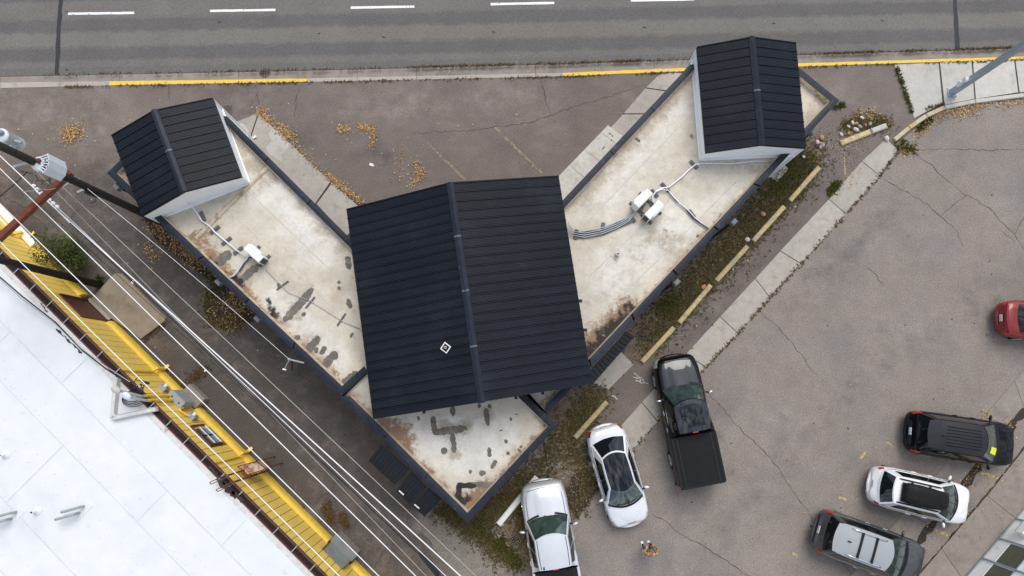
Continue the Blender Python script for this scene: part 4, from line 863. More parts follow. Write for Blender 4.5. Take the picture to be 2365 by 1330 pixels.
# window
wz0, wz1 = 1.0, 2.25; wm = MB(); wm.add([wp(win_s[0], WALL - .01, wz0), wp(win_s[1], WALL - .01, wz0), wp(win_s[1], WALL - .01, wz1), wp(win_s[0], WALL - .01, wz1)], [[0, 1, 2, 3]])
win = build('window', wm, M['pane'], yb)
for s in win_s: build('frame', MB().bar(wp(s, WALL + .03, wz0), wp(s, WALL + .03, wz1), .09, .07, up=nW), M['brown'], win)
for z in (wz0, wz1): build('frame', MB().bar(wp(win_s[0], WALL + .035, z), wp(win_s[1], WALL + .035, z), .07, .07), M['brown'] if z > 2 else M['porcelain'], win)
for t in (.5,): build('glazing_bar', MB().bar(wp(win_s[0] + (win_s[1] - win_s[0]) * t, WALL + .01, wz0), wp(win_s[0] + (win_s[1] - win_s[0]) * t, WALL + .01, wz1), .035, .03, up=nW), M['brown_dk'], win)
build('glazing_bar', MB().bar(wp(win_s[0], WALL + .012, 1.55), wp(win_s[1], WALL + .012, 1.55), .05, .03), M['porcelain'], win)
# downspouts
for s_px in ((388, 842), (579, 1035), (66, 545)):
    s = ws(*s_px, .2)
    build('downspout', MB().bar(wp(s, WALL + .07, ZG - .18), wp(s, WALL + .07, 1.0), .12, .10, up=nW).bar(wp(s, WALL + .10, 1.02), wp(s, WALL + .26, .80), .12, .10).bar(wp(s, WALL + .26, .85), wp(s, WALL + .26, .14), .12, .10, up=nW).bar(wp(s, WALL + .24, .16), wp(s, WALL + .48, .08), .12, .10), M['yellow_base'], yb)
# electrical cabinet, conduits, meter boxes
s = (sp_cab[0] + sp_cab[1]) / 2
cab = root('electrical_cabinet', wp(s, WALL + .2, 1.0), 'large grey electrical cabinet on the yellow wall between two small meter boxes', 'electrical box')
build('housing', MB().obox(wp(s, WALL + .18, 1.35), dW * .42, nW * .18, (0, 0, .45), bev=.02), M['gray_box'], cab)
build('door', MB().obox(wp(s, WALL + .372, 1.32), dW * .38, nW * .012, (0, 0, .40)), M['gray_box'], cab)
for q in (-.2, .22): build('latch', MB().obox(wp(s + q, WALL + .2, 1.81), dW * .03, nW * .03, (0, 0, .012)), M['brown_dk'], cab)
for q in (-.33, -.08): build('conduit', MB().tube([wp(s + q, WALL + .12, 1.8), wp(s + q, WALL + .12, ZG + .25)], .065, 10), M['yellow_base'], cab)
build('plinth', MB().obox(wp(s, WALL + .35, .25), dW * .5, nW * .3, (0, 0, .25), bev=.02), M['conc_dk'], cab)
for (px, lab) in (((383, 893), 'small grey meter box with a white dome above the cabinet on the yellow wall'), ((448, 960), 'grey meter box with white dome joined to the cabinet by curved conduit')):
    s2 = ws(*px, 1.45); mt = root('meter_box', wp(s2, WALL + .1, 1.4), lab, 'meter box', 'meter boxes on the yellow wall')
    build('housing', MB().obox(wp(s2, WALL + .09, 1.5), dW * .17, nW * .10, (0, 0, .22), bev=.015), M['gray_box'], mt)
    build('meter_dome', MB().tube([wp(s2, WALL + .18, 1.55), wp(s2, WALL + .30, 1.55), wp(s2, WALL + .33, 1.55)], [.08, .08, .05], 12), M['pvc'], mt)
s2 = ws(430, 940, 1.4)
tag(build('conduit', MB().tube([wp(s + .45, WALL + .12, 1.6), wp(s + .5, WALL + .1, 2.0), wp(s + .62, WALL + .1, 2.05), wp(s + .8, WALL + .1, 1.9), wp(s + .95, WALL + .1, 1.75)], .04, 8), M['yellow_base'], yb))
# floodlights on the conduits
for k, (q, lab) in enumerate(((-.33, 'grey floodlight with a beige head on the upper conduit above the white roof'), (-.08, 'grey floodlight with a silver head on the lower conduit above the white roof'))):
    p = wp(s + q, WALL + .12, ZG + .25); fl = root('floodlight', p, lab, 'floodlight', 'floodlights on the roof edge')
    e = P(*((268, 900) if k == 0 else (292, 914)), ZG + 1.0); e = p + (e - p) * 1.0
    build('arm', MB().tube([p, p + Vector((0, 0, .12)), p.lerp(e, .35) + Vector((0, 0, .12)), e], .055, 8), M['gray_box'], fl)
    build('head', MB().blob(e, .21, .14, .11, 12, 8, 0.0, rot=2.6), M['porcelain'] if k else M['conc_lt'], fl, True)
for i in range(4):
    c = P(305 + i * 2, 915 + i * 2, ZG + .12); pts = [c + Vector((math.cos(t) * (.32 + .05 * i), math.sin(t) * (.22 + .03 * i), .02 * i + .03 * math.sin(t * 2))) for t in [k * .35 for k in range(17)]]
    tag(build('cable_coil', MB().tube(pts, .016, 6), M['wire_bk']), 'loop of black cable hanging by the floodlights at the roof edge', 'cable', 'black cable loops')
wh = root('weatherhead', P(318, 890, ZG + .6), 'black weatherhead and clamps where cables reach the roof edge', 'weatherhead')
for i in range(12):
    a = P(306 + rnd.uniform(0, 28), 878 + rnd.uniform(0, 26), ZG + rnd.uniform(.3, .8)); b = a + Vector((rnd.uniform(-.3, .3), rnd.uniform(-.25, .25), rnd.uniform(-.1, .1)))
    build('cable_clamp' if i % 3 == 0 else 'cable_tail', MB().tube([a, (a + b) / 2 + Vector((0, 0, .06)), b], .05 if i % 3 == 0 else .016, 6), M['black'], wh)
build('mast_pipe', MB().tube([P(330, 900, ZG + .0), P(322, 892, ZG + .75)], .05, 8), M['gray_box'], wh)
tag(build('feeder_cable', MB().tube([P(x, y, z) for x, y, z in ((-60, 590, 4.3), (0, 640, 4.1), (51, 684, 4.0), (129, 745, 4.0), (190, 809, 4.1), (245, 852, 4.3), (300, 888, 4.4))], .028, 8), M['wire_bk']), 'thick black cable running over the white roof to the weatherhead', 'cable')
tag(build('feeder_cable', MB().tube([P(x, y, z) for x, y, z in ((-60, 596, 4.3), (0, 645, 4.1), (51, 690, 4.0), (129, 749, 4.0), (190, 806, 4.1), (245, 846, 4.3), (300, 882, 4.4))], .018, 8), M['wire_gr']), 'grey cable twisted beside the thick black cable over the white roof', 'cable')
# roof vents
for (x, y, lab) in ((14, 1050, 'small white vent cone by the seam crossing of the white roof'), (86, 1180, 'small white vent cone between the two twin elbow flues')):
    p = P(x, y, ZW); v = root('vent_pipe', p, lab, 'vent pipe', 'white vent cones')
    build('boot', MB().lathe(p, [(.19, .01), (.17, .03), (.07, .12), (.055, .22)], 14), M['white_roof'], v); build('pipe', MB().tube([p, p + Vector((0, 0, .34))], .042, 10), M['pvc'], v); build('pipe_mouth', MB().tube([p + Vector((0, 0, .335)), p + Vector((0, 0, .35))], .036, 8), M['hole'], v)
def flues(px, py, lab):
    p = P(px, py, ZW); v = root('elbow_flues', p, lab, 'flue pipes', 'twin elbow flues')
    build('flashing', MB().obox(p + Vector((0, 0, .012)), (.26, .28, 0), (-.15, .14, 0), (0, 0, .012)), M['white_roof'], v)
    for o, L in ((Vector((.06, .14, 0)), .50), (Vector((-.10, -.12, 0)), .55)):
        a = p + o; d = Vector((-.93, -.25, 0)).normalized()
        build('flue', MB().tube([a, a + Vector((0, 0, .42)), a + Vector((0, 0, .52)) + d * .10, a + Vector((0, 0, .52)) + d * L, a + Vector((0, 0, .44)) + d * (L + .1), a + Vector((0, 0, .32)) + d * (L + .11)], .055, 10), M['gray_box'], v)
flues(190, 1177, 'twin grey elbow flues on a diamond flashing in the middle of the white roof'); flues(34, 1190, 'twin grey elbow flues on a diamond flashing next to the small white vent cone')
# rusty cabinet and ladder
s = ws(585, 1090, 1.0)
cage = root('ladder_platform', wp(s, WALL + .4, 0), 'maroon wall ladder whose rails hook over the gutter beside the rusty hood', 'ladder')
la, lb = P(556, 1083, 3.0), P(566, 1108, 3.0)
for a_, b_ in (((542, 1081), (486, 1116)), ((556, 1098), (501, 1133))):
    up = P(*a_, ZG + .35); dn = P(*b_, ZG + .5); t3 = wp(ws(up.x, 0, 0) if False else (up - Vector((g0.x, g0.y, up.z))).dot(dW), WALL + .30, 0)
    side = dW * .05
    build('rail', MB().bar(Vector((t3.x, t3.y, .5)), Vector((t3.x, t3.y, ZG + .35)), .05, .05, up=nW), M['brown'], cage)
    for q in (-1, 1): build('rail', MB().bar(Vector((t3.x, t3.y, ZG + .35)) + side * q, dn + side * q, .03, .03), M['brown'], cage)
    build('rail_end', MB().bar(dn - side, dn + side, .03, .03), M['brown'], cage)
    last = t3
for z in [.6 + .3 * i for i in range(10)]:
    c0 = Vector((last.x, last.y, z)); build('rung', MB().bar(c0, c0 - dW * .32, .025, .025), M['brown'], cage)
hp = [P(x, y, 2.3) for x, y in ((549, 1077), (593, 1065), (615, 1083), (571, 1096))]
hood = root('rusty_hood', sum(hp, Vector()) / 4 - Vector((0, 0, 1)), 'rust-streaked steel hood box fixed on the yellow wall by the ladder', 'hood')
build('top', MB().prism(hp, 2.26, 2.3), M['rust'], hood)
sk = MB(); inn = [p + (sum(hp, Vector()) / 4 - p) * .12 for p in hp]
for i in range(4):
    a, b = inn[i], inn[(i + 1) % 4]; a2, b2 = hp[i], hp[(i + 1) % 4]
    sk.add([(a2.x, a2.y, 2.26), (b2.x, b2.y, 2.26), (b.x, b.y, 1.75), (a.x, a.y, 1.75)], [[0, 1, 2, 3]])
build('skirt', sk, M['rust'], hood)
for i in range(4): build('top_edge', MB().bar(hp[i] + Vector((0, 0, .005)), hp[(i + 1) % 4] + Vector((0, 0, .005)), .03, .04), M['rustbeam'], hood)
for p in inn: build('post', MB().bar(Vector((p.x, p.y, .0)), Vector((p.x, p.y, 1.8)), .04, .04, up=(0, 1, 0)), M['brown'], hood)
hc = sum(hp, Vector()) / 4
for z in (1.2, .7): build('grille', MB().bar(Vector((hc.x, hc.y, z)) - dW * .22, Vector((hc.x, hc.y, z)) + dW * .22, .3, .03), M['brown'], hood)
# zinc window well
s0, s1 = sp_well
wv = root('zinc_window_hood', wp((s0 + s1) / 2, WALL + .2, 0), 'weathered zinc sloping hood over an opening in the yellow wall base', 'hood')
m = MB(); m.add([wp(s0, WALL + .02, 1.55), wp(s1, WALL + .02, 1.55), wp(s1, WALL + .30, 1.0), wp(s0, WALL + .30, 1.0)], [[0, 1, 2, 3]]); build('sloped_sheet', m, M['well'], wv)
m = MB(); m.add([wp(s0 - .05, WALL + .30, 1.0), wp(s1 + .05, WALL + .30, 1.0), wp(s1 + .05, WALL + .62, .78), wp(s0 - .05, WALL + .62, .78)], [[0, 1, 2, 3]]); build('lower_sheet', m, mat('dull_zinc', (.16, .17, .165), .55, ((3, .15),), metal=.3), wv)
for s_ in (s0, s1): build('frame_bar', MB().bar(wp(s_, WALL + .04, 1.58), wp(s_, WALL + .32, 1.03), .05, .05), M['brown'], wv)
m = MB(); m.add([wp(s0, WALL + .60, 0), wp(s1, WALL + .60, 0), wp(s1, WALL + .60, .78), wp(s0, WALL + .60, .78)], [[0, 1, 2, 3]]); m.add([wp(s1, WALL, 0), wp(s1, WALL + .6, 0), wp(s1, WALL + .6, .78), wp(s1, WALL, .95)], [[0, 1, 2, 3]]); m.add([wp(s0, WALL, 0), wp(s0, WALL + .6, 0), wp(s0, WALL + .6, .78), wp(s0, WALL, .95)], [[3, 2, 1, 0]]); build('well_wall', m, M['conc_dk'], wv)
# white board, ledge and dock slab along the yellow wall
tag(build('white_trough', MB().bar(P(-60, 418, .6), P(78, 566, .6), .30, .14, bev=.02).bar(P(-60, 432, .45), P(70, 576, .45), .06, .6), M['wallw']), 'long white board rail at the foot of the yellow wall beyond the shrub', 'rail')
bed([(-60, 445), (-60, 500), (20, 560), (70, 590), (75, 572), (20, 512)], M['grvl'], z=.012)
dock = tag(build('dock_slab', MB().prism([P(x, y, .16) for x, y in ((266, 630), (281, 632), (382, 733), (380, 741), (325, 782), (203, 697))], 0, .16), mat('tan_concrete', (.29, .245, .19), .85, ((20, .14), (2, .12)), (20, .3, .01), tint=[((.20, .165, .125), 1.1, .5, .75)])), 'tan concrete dock slab in front of the maroon door', 'slab')

# ------------------------------------------------------------------ poles and wires
def pole(name, base, top_h, r0, r1, lab):
    b = P(*base, 0); o = root(name, b, lab, 'utility pole', 'utility poles'); build('shaft', MB().tube([b, b + Vector((0, 0, top_h * .5)), b + Vector((0, 0, top_h))], [r0, (r0 + r1) / 2, r1], 14), M['pole'], o, True); return o, b
pa, ba = pole('utility_pole', (405, 528), 12.2, .17, .12, 'black utility pole with white transformers and a red-brown side arm')
pb, bb = pole('utility_pole', (232, 658), 10.5, .17, .13, 'black utility pole standing between the shrub and the dock slab')
up = Vector((0, 0, 1))
arm_a = P(163, 398, 7.8); arm_b = P(-110, 650, 7.8)
build('crossarm', MB().bar(arm_a, arm_b, .22, .22, bev=.02), M['rustbeam'], pa)
def can(o, px, py, z0, z1, r, lab, fins=False):
    c = P(px, py, (z0 + z1) / 2); c = Vector((c.x, c.y, 0)); t = root('transformer', c + up * z0, lab, 'transformer', 'pole transformers')
    build('tank', MB().lathe(c, [(r * .9, z0), (r, z0 + .06), (r, z1 - .12), (r * 1.06, z1 - .11), (r * 1.06, z1 - .05), (r * .8, z1), (r * .2, z1 + .05)], 20), M['porcelain'], t, True)
    for a in (.6, 2.4):
        q = c + Vector((math.cos(a) * r * .45, math.sin(a) * r * .45, z1)); build('bushing', MB().lathe(q, [(.09, 0), (.10, .04), (.06, .07), (.09, .11), (.05, .14), (.035, .24)], 10), M['bushing'] if fins else M['gray_box'], t, True)
    for q in ((.3, .9), (.7, .9)):
        pp = c.lerp(o, .5); build('bracket', MB().bar(Vector((c.x, c.y, z0 + (z1 - z0) * q[0])), Vector((o.x, o.y, z0 + (z1 - z0) * q[0])), .08, .06), M['steel'], t)
    build('side_bushing', MB().tube([c + Vector((r, -.05, z0 + .55)), c + Vector((r + .2, -.1, z0 + .5))], .05, 8), M['gray_box'], t)
    if fins:
        for k, a in enumerate((-.15, -.62, .35)):
            d = Vector((math.cos(a), math.sin(a), 0)); s_ = Vector((-d.y, d.x, 0))
            for j in range(3): build('cooling_fin', MB().obox(c + d * (r + .10) + s_ * (.09 * (j - 1)) + up * (z0 + .55), d * .12, s_ * .014, up * .42), M['porcelain'], t)
            build('fin_cover', MB().obox(c + d * (r + .225) + up * (z0 + .50), d * .012, s_ * .14, up * .45), M['porcelain'], t)
    return t
can(ba, 22, 324, 9.9, 10.8, .24, 'white drum transformer high on the black utility pole, plain sided')
can(ba, 106, 386, 8.85, 9.65, .24, 'white finned transformer with brown bushings above the red-brown side arm', True)
for z, L in ((9.6, .7), (7.4, .5), (6.6, .45)):
    c = ba + up * z; build('steel_bracket', MB().bar(c - Vector((L, .15, 0)), c + Vector((L * .2, .1, 0)), .07, .05), M['steel'], pa)
for i in range(14):
    z = rnd.uniform(6.4, 9.4); a = ba + up * z + Vector((rnd.uniform(-.7, .1), rnd.uniform(-.6, 0), 0)); b = a + Vector((rnd.uniform(-.6, .3), rnd.uniform(-.4, .2), rnd.uniform(-.5, .5)))
    build('jumper_wire', MB().tube([a, (a + b) / 2 + Vector((0, 0, -.12)), b], .014, 5), M['wire_bk'] if i % 3 else M['wire_gr'], pa)
for i in range(7):
    c = P(80 + i * 9, 430 + i * 8, 6.5); build('insulator', MB().lathe(c, [(.03, 0), (.07, .03), (.03, .06), (.07, .09), (.03, .12)], 8), M['porcelain'], pa)
build('cable_box', MB().bar(ba + Vector((.05, -.22, 6.9)), ba + Vector((.10, -.22, 6.3)), .10, .12, up=(0, 1, 0)), M['black'], pa)
def wire(lab, a, b, z, r, m, sag=.12, ext=(.35, .35), grp='overhead wires'):
    p, q = P(*a, z), P(*b, z); d = q - p; p2, q2 = p - d * ext[0], q + d * ext[1]; n = 24; pts = []
    for i in range(n + 1):
        t = i / n; pts.append(p2.lerp(q2, t) - up * sag * 4 * t * (1 - t) + up * sag)
    return tag(build('overhead_wire', MB().tube(pts, r, 6), M[m], None, True), lab, 'wire', grp)
wire('bright overhead wire that crosses the middle of the dock slab', (0, 388), (961, 1330), 8.2, .0165, 'wire_al')
wire('bright overhead wire that crosses the alley edge of the dock slab near the yellow wall', (0, 469), (876, 1330), 8.2, .0165, 'wire_al')
wire('bright overhead wire running along the yellow siding', (0, 557), (785, 1330), 8.2, .0165, 'wire_al')
wire('thick bright cable of the bundle carrying the black splice box', (85, 440), (1064, 1330), 6.6, .023, 'wire_al', ext=(0.0, .35))
wire('thinner bright cable twisted beside the thick bundle cable', (100, 445), (1030, 1330), 6.5, .013, 'wire_al', ext=(0.0, .35))
wire('black cable of the bundle with the splice box', (118, 470), (1020, 1330), 6.4, .020, 'wire_bk', ext=(0.02, .35))
wire('thin grey wire under the bundle in the alley', (130, 440), (985, 1330), 6.3, .010, 'wire_gr', ext=(0.05, .35))
wire('thin grey wire between the bundle and the service drop', (156, 440), (1100, 1330), 6.8, .012, 'wire_gr', ext=(0.02, .35))
wire('second thin dark wire left of the bundle', (60, 440), (560, 900), 6.0, .010, 'wire_bk', ext=(.1, .9))
p, q = ba + Vector((.1, -.1, 6.9)), P(668, 830, 3.45); pts = [p.lerp(q, i / 20) - up * .35 * 4 * (i / 20) * (1 - i / 20) for i in range(21)]
tag(build('service_drop', MB().tube(pts, .009, 6), M['wire_al']), 'bright service wire from the pole with transformers to the parapet bracket', 'wire', 'overhead wires')
wire('bright cable from the pole along the transformers to the bundle', (-40, 322), (166, 516), 7.0, .020, 'wire_al', ext=(.4, .0))
wire('black service cable curving off to the upper end of the yellow building', (-20, 470), (60, 405), 6.8, .018, 'wire_bk', ext=(.5, .1))
sb = tag(build('splice_box', MB().bar(P(974, 1282, 6.4), P(1012, 1328, 6.4), .17, .16, bev=.04).bar(P(968, 1275, 6.4), P(1016, 1334, 6.4), .06, .06), M['black']), 'black splice box hanging on the cable bundle', 'cable box')
# street lamp pole at the corner sidewalk
b = P(2198, 214, .016); lp = root('street_lamp', b, 'pale blue-grey square lamp pole on the corner sidewalk', 'street lamp')
def sq(p, w): return [p + Vector((w * x, w * y, 0)) for x, y in ((-1, -1), (1, -1), (1, 1), (-1, 1), (-1, -1))]
build('shaft', MB().grid([sq(b, .13), sq(b + up * 4, .115), sq(b + up * 8.2, .09)]), M['lamp_pole'], lp)
build('base_plate', MB().obox(b + up * .02, (.22, 0, 0), (0, .22, 0), (0, 0, .02)), M['lamp_pole'], lp)
for i, j in ((-1, -1), (1, -1), (1, 1), (-1, 1)): build('anchor_bolt', MB().tube([b + Vector((.17 * i, .17 * j, .03)), b + Vector((.17 * i, .17 * j, .11))], .025, 6), M['steel'], lp)
for z, w in ((.95, .10), (1.35, .08)): build('control_box', MB().obox(b + Vector((-.20, .02, z)), (.09, 0, 0), (0, .10, 0), (0, 0, .14), bev=.02), M['porcelain'], lp)
build('arm', MB().tube([b + up * 8.1, b + Vector((.5, .7, 8.6)), b + Vector((1.4, 1.9, 8.7))], .06, 8), M['lamp_pole'], lp); build('lamp_head', MB().obox(b + Vector((1.6, 2.15, 8.68)), (.2, .27, 0), (-.12, .09, 0), (0, 0, .06), bev=.03), M['gray_box'], lp)
build('footing', MB().prism([P(2185, 200, 0), P(2215, 205, 0), P(2208, 232, 0), P(2180, 228, 0)], .0, .019), M['conc_lt'], lp)

# ------------------------------------------------------------------ white wall building at the lower right
zb = 2.9
q0, q1 = P(2420, 1112, .03), P(2100, 1488, .03)
dB = (q1 - q0).normalized(); nB = Vector((dB.y, -dB.x, 0)); nB = nB if nB.x < 0 else -nB; LB = (q1 - q0).length
def bp(s, off, z): return Vector((q0.x, q0.y, 0)) + dB * s + nB * off + up * z
wb = root('white_building', bp(LB / 2, -1, 0), 'white panelled building with olive window panels beside the lower sidewalk', 'building')
m = MB(); m.add([bp(0, 0, 0), bp(LB, 0, 0), bp(LB, 0, zb), bp(0, 0, zb), bp(0, -8, 0), bp(LB, -8, 0), bp(LB, -8, zb), bp(0, -8, zb)], [[3, 2, 1, 0], [2, 6, 5, 1], [6, 7, 4, 5], [7, 3, 0, 4], [4, 0, 1, 5]] + [[7, 6, 2, 3]]); build('wall', m, M['wallw'], wb)
def bs(px, py, z): p = P(px, py, z); return (p - Vector((q0.x, q0.y, z))).dot(dB)
mull = [bs(2343, 1196, 0), bs(2305, 1242, 0), bs(2269, 1290, 0)]; step = mull[2] - mull[1]
mull = [mull[0] - step] + mull + [mull[2] + step * k for k in (1, 2, 3)]
build('base_rail', MB().bar(bp(0, .03, .06), bp(LB, .03, .06), .05, .10), M['gray_box'], wb)
for i, s in enumerate(mull):
    build('mullion', MB().bar(bp(s, .03, .1), bp(s, .03, zb), .075, .05, up=dB), M['lamp_pole'], wb)
    if i >= 2:
        w = MB(); w.add([bp(s + .08, .012, .82), bp(s + step - .06, .012, .82), bp(s + step - .06, .012, 2.05), bp(s + .08, .012, 2.05)], [[3, 2, 1, 0]]); wd = build('window', w, M['win_olive'], wb)
        build('frame', MB().bar(bp(s + .06, .02, .80), bp(s + step - .05, .02, .80), .03, .03), M['wallw'], wd)
        build('head_bar', MB().bar(bp(s + .06, .025, 2.08), bp(s + step - .05, .025, 2.08), .05, .04), M['gray_box'], wd)
s = (mull[1] + mull[2]) / 2 - .1
acb = root('window_unit', bp(s, .2, 1.0), 'white window air conditioner in the white panelled wall', 'air conditioner')
build('housing', MB().obox(bp(s, .16, 1.25), dB * .30, nB * .18, up * .20, bev=.02), M['ac'], acb); build('grille', MB().obox(bp(s, .16, 1.455), dB * .24, nB * .12, up * .006), M['ac_dk'], acb); build('drip_tray', MB().obox(bp(s, .16, 1.02), dB * .28, nB * .2, up * .02), M['steel'], acb)
build('handle', MB().tube([bp(mull[2] + .35, .04, .35), bp(mull[2] + .45, .05, .38), bp(mull[2] + .5, .04, .48)], .012, 6), M['steel'], wb)

# ------------------------------------------------------------------ drains, bumpers, rocks, litter
def drain(px, py, z, r, lab, ang):
    c = P(px, py, z); d = root('storm_drain', c, lab, 'drain', 'round storm drains')
    build('pit', MB().lathe(c, [(r * .95, .002), (.001, .002)], 20), M['hole'], d)
    m = MB(); rows = [[c + Vector((rr * math.cos(2 * math.pi * j / 24), rr * math.sin(2 * math.pi * j / 24), zz)) for j in range(25)] for rr, zz in ((r * 1.18, 0), (r * 1.15, .016), (r * .97, .016), (r * .95, .002))]
    build('rim', m.grid(rows), M['iron'], d)
    for ax in (0, 1):
        e = Vector((math.cos(R(ang + 90 * ax)), math.sin(R(ang + 90 * ax)), 0)); f = Vector((-e.y, e.x, 0))
        for k in range(-2, 3):
            o = k * r * .36; h = math.sqrt(max(0, (r * .97) ** 2 - o * o))
            build('bar', MB().bar(c + f * o - e * h + up * (.010 + .003 * ax), c + f * o + e * h + up * (.010 + .003 * ax), r * .13, .008), M['iron'], d)
drain(611, 167, -.108, .245, 'round storm drain in the road gutter at the yellow kerb', 2); drain(526, 253, .003, .235, 'round storm drain half hidden under the tower roof by the forecourt', 40); drain(1190, 1246, .016, .26, 'round storm drain in the weedy soil beside the pewter pickup', 30)
tm = [((1893, 385), (1825, 463), 'topmost, under the right tower'), ((1812, 476), (1740, 556), 'second from the right tower'), ((1727, 568), (1655, 648), 'third from the right tower'), ((1642, 658), (1569, 745), 'beside the orange brick'), ((1557, 756), (1483, 836), 'in front of the black pickup'), ((1402, 928), (1328, 1011), 'below the awning, behind the silver sedan')]
for a, b, l in tm:
    p, q = P(*a, .13), P(*b, .13); p.z = q.z = .075
    o = build('wheel_stop', MB().bar(p, q, .22, .14, bev=.035), M['timber_y']); tag(o, 'worn yellow wheel stop along the planter, ' + l, 'wheel stop', 'yellow wheel stops')
p, q = P(1240, 1102, .14), P(1151, 1212, .14); p.z = q.z = .08
tag(build('wheel_stop', MB().bar(p, q, .25, .15, bev=.035), M['wallw']), 'white wheel stop lying under the nose of the pewter pickup', 'wheel stop')
for i, (a, b, l) in enumerate((((1943, 330), (2012, 303), 'long half of the broken pale stone edging by the rock bed'), ((2014, 302), (2049, 289), 'short half of the broken pale stone edging by the rock bed'))):
    p, q = P(*a, .14), P(*b, .14); p.z = q.z = .08; tag(build('edging_stone', MB().bar(p, q, .26, .15, bev=.05), M['timber_y'] if i == 0 else M['conc_lt']), l, 'edging stone', 'broken stone edging')
for i, (x, y, r, m, l) in enumerate(((1991, 272, .10, 'rock_w', 'white rock'), (1969, 283, .10, 'rock_w', 'pale grey rock'), (1977, 299, .13, 'rock_w', 'long white rock'), (1960, 292, .09, 'rock_w', 'cream rock'), (1943, 310, .10, 'rock_w', 'white rock at the corner'), (1977, 285, .10, 'rock_p', 'pinkish rock'), (2010, 286, .10, 'rock_g', 'grey rock'), (1986, 292, .11, 'rock_g', 'mottled rock'), (1960, 307, .09, 'rock_p', 'small pink rock'), (1999, 289, .08, 'rock_p', 'reddish rock'))):
    tag(build('rock', MB().blob(P(x, y, r * .5), r * 1.2, r * .8, r * .65, 9, 6, .12), M[m], None, True), l + ' lying in the bed above the stone edging', 'rock', 'rocks in the edging bed')
for x, y, r, m, l in ((1898, 318, .14, 'rock_p', 'pink rock by the tower downspout'), (1888, 328, .11, 'rock_w', 'white rock by the tower downspout'), (1896, 332, .10, 'rock_p', 'dull pink rock by the tower downspout'), (1901, 335, .10, 'rock_g', 'grey rock by the tower downspout'), (1895, 340, .10, 'rock_g', 'dark rock by the tower downspout'), (1856, 362, .09, 'rock_w', 'bright white rock at the foot of the right tower'), (1762, 494, .13, 'rock_p', 'pinkish rock in the planter strip'), (1726, 553, .13, 'rock_w', 'pale rock between two yellow wheel stops'), (1693, 622, .06, 'rock_w', 'white pebble on the asphalt by the wheel stops'), (2048, 320, .14, 'rock_w', 'pale flat rock at the end of the concrete strip')):
    tag(build('rock', MB().blob(P(x, y, r * .5), r * 1.1, r * .85, r * .65, 9, 6, .12), M[m], None, True), l, 'rock')
tag(build('brick', MB().obox(P(1625, 662, .05), (.10, .05, 0), (-.035, .07, 0), (0, 0, .045), bev=.01), M['brick_o']), 'orange brick lying by the planter between wheel stops', 'brick')
tag(build('paper_scrap', MB().add([P(854, 376, .03), P(861, 377, .05), P(864, 384, .03), P(859, 384, .02), P(855, 380, .015)], [[0, 4, 3, 2, 1]]) or MB(), M['pvc']), 'x', 'paper') if False else None
m = MB(); m.add([P(854, 376, .03), P(861, 377, .05), P(865, 384, .03), P(859, 384, .02)], [[3, 2, 1, 0]]); m.add([P(854, 376, .03), P(859, 384, .02), P(853, 381, .06)], [[2, 1, 0]]); tag(build('paper_scrap', m, M['pvc']), 'crumpled white paper scrap on the forecourt', 'paper')
m = MB().blob(P(306, 653, .08), .12, .08, .07, 7, 5, .25); tag(build('paper_cup', m, M['pvc']), 'crushed white litter beside the dock slab', 'litter')
m = MB().blob(P(474, 856, .08), .08, .06, .05, 7, 5, .25); tag(build('paper_scrap', m, M['pvc']), 'crumpled white scrap on the weeds under the yellow downspout', 'litter')
# fallen leaves
lv = MB()
def leaf(p, s):
    a = rnd.uniform(0, 6.28); d = Vector((math.cos(a), math.sin(a), rnd.uniform(-.35, .35))) * s; e = Vector((-math.sin(a), math.cos(a), rnd.uniform(-.35, .35))) * s * rnd.uniform(.5, .9)
    lv.add([p - d, p + e * .8 - d * .1, p + d, p - e * .8 - d * .1], [[0, 3, 2, 1]])
def leaves(pts, w, n, s=(.035, .075), hgt=.05):
    pts = [P(x, y, 0) for x, y in pts]
    for _ in range(int(n * 1.5)):
        if len(pts) == 1: c = pts[0]; f = 1
        else:
            i = rnd.randrange(len(pts) - 1); c = pts[i].lerp(pts[i + 1], rnd.random())
        q = c + Vector((rnd.gauss(0, w), rnd.gauss(0, w), .025 + rnd.random() * hgt)); leaf(q, rnd.uniform(*s) * .68)
leaves([(160, 312), (172, 305)], .21, 380, hgt=.09); leaves([(165, 310), (185, 300)], .5, 50)
leaves([(783, 298), (805, 300)], .12, 110); leaves([(828, 292), (862, 300)], .10, 120); leaves([(862, 300), (858, 340)], .13, 70); leaves([(960, 375), (975, 400), (955, 425)], .12, 150); leaves([(920, 360), (930, 410)], .4, 40)
leaves([(598, 255), (628, 280)], .14, 200); leaves([(640, 290), (675, 320)], .17, 230); leaves([(755, 400), (785, 430), (838, 470)], .10, 330); leaves([(680, 330), (740, 395)], .12, 80)
leaves([(345, 515), (410, 560), (460, 600)], .26, 420); leaves([(340, 560), (360, 600)], .18, 60); leaves([(420, 570), (500, 640)], .22, 160); leaves([(540, 670), (565, 710), (520, 690)], .30, 260); leaves([(490, 680), (495, 750), (560, 750)], .18, 70)
leaves([(2108, 320), (2150, 285), (2200, 255), (2270, 243), (2365, 236), (2430, 232)], .13, 420); leaves([(2200, 262), (2260, 252)], .22, 140); leaves([(1990, 265), (2040, 285)], .3, 120); leaves([(2075, 345), (2110, 350)], .2, 60); leaves([(1985, 395), (1930, 450)], .15, 20)
leaves([(2326, 990), (2150, 1222)], .22, 130); leaves([(2365, 1045), (2150, 1300)], .16, 120, (.025, .05)); leaves([(2310, 1010), (2335, 985)], .2, 60); leaves([(2270, 965), (2285, 950)], .12, 25); leaves([(2250, 1250), (2320, 1130)], .6, 26)
for _ in range(150): leaf(P(rnd.uniform(0, 1500), rnd.uniform(205, 460), .03), rnd.uniform(.03, .06))
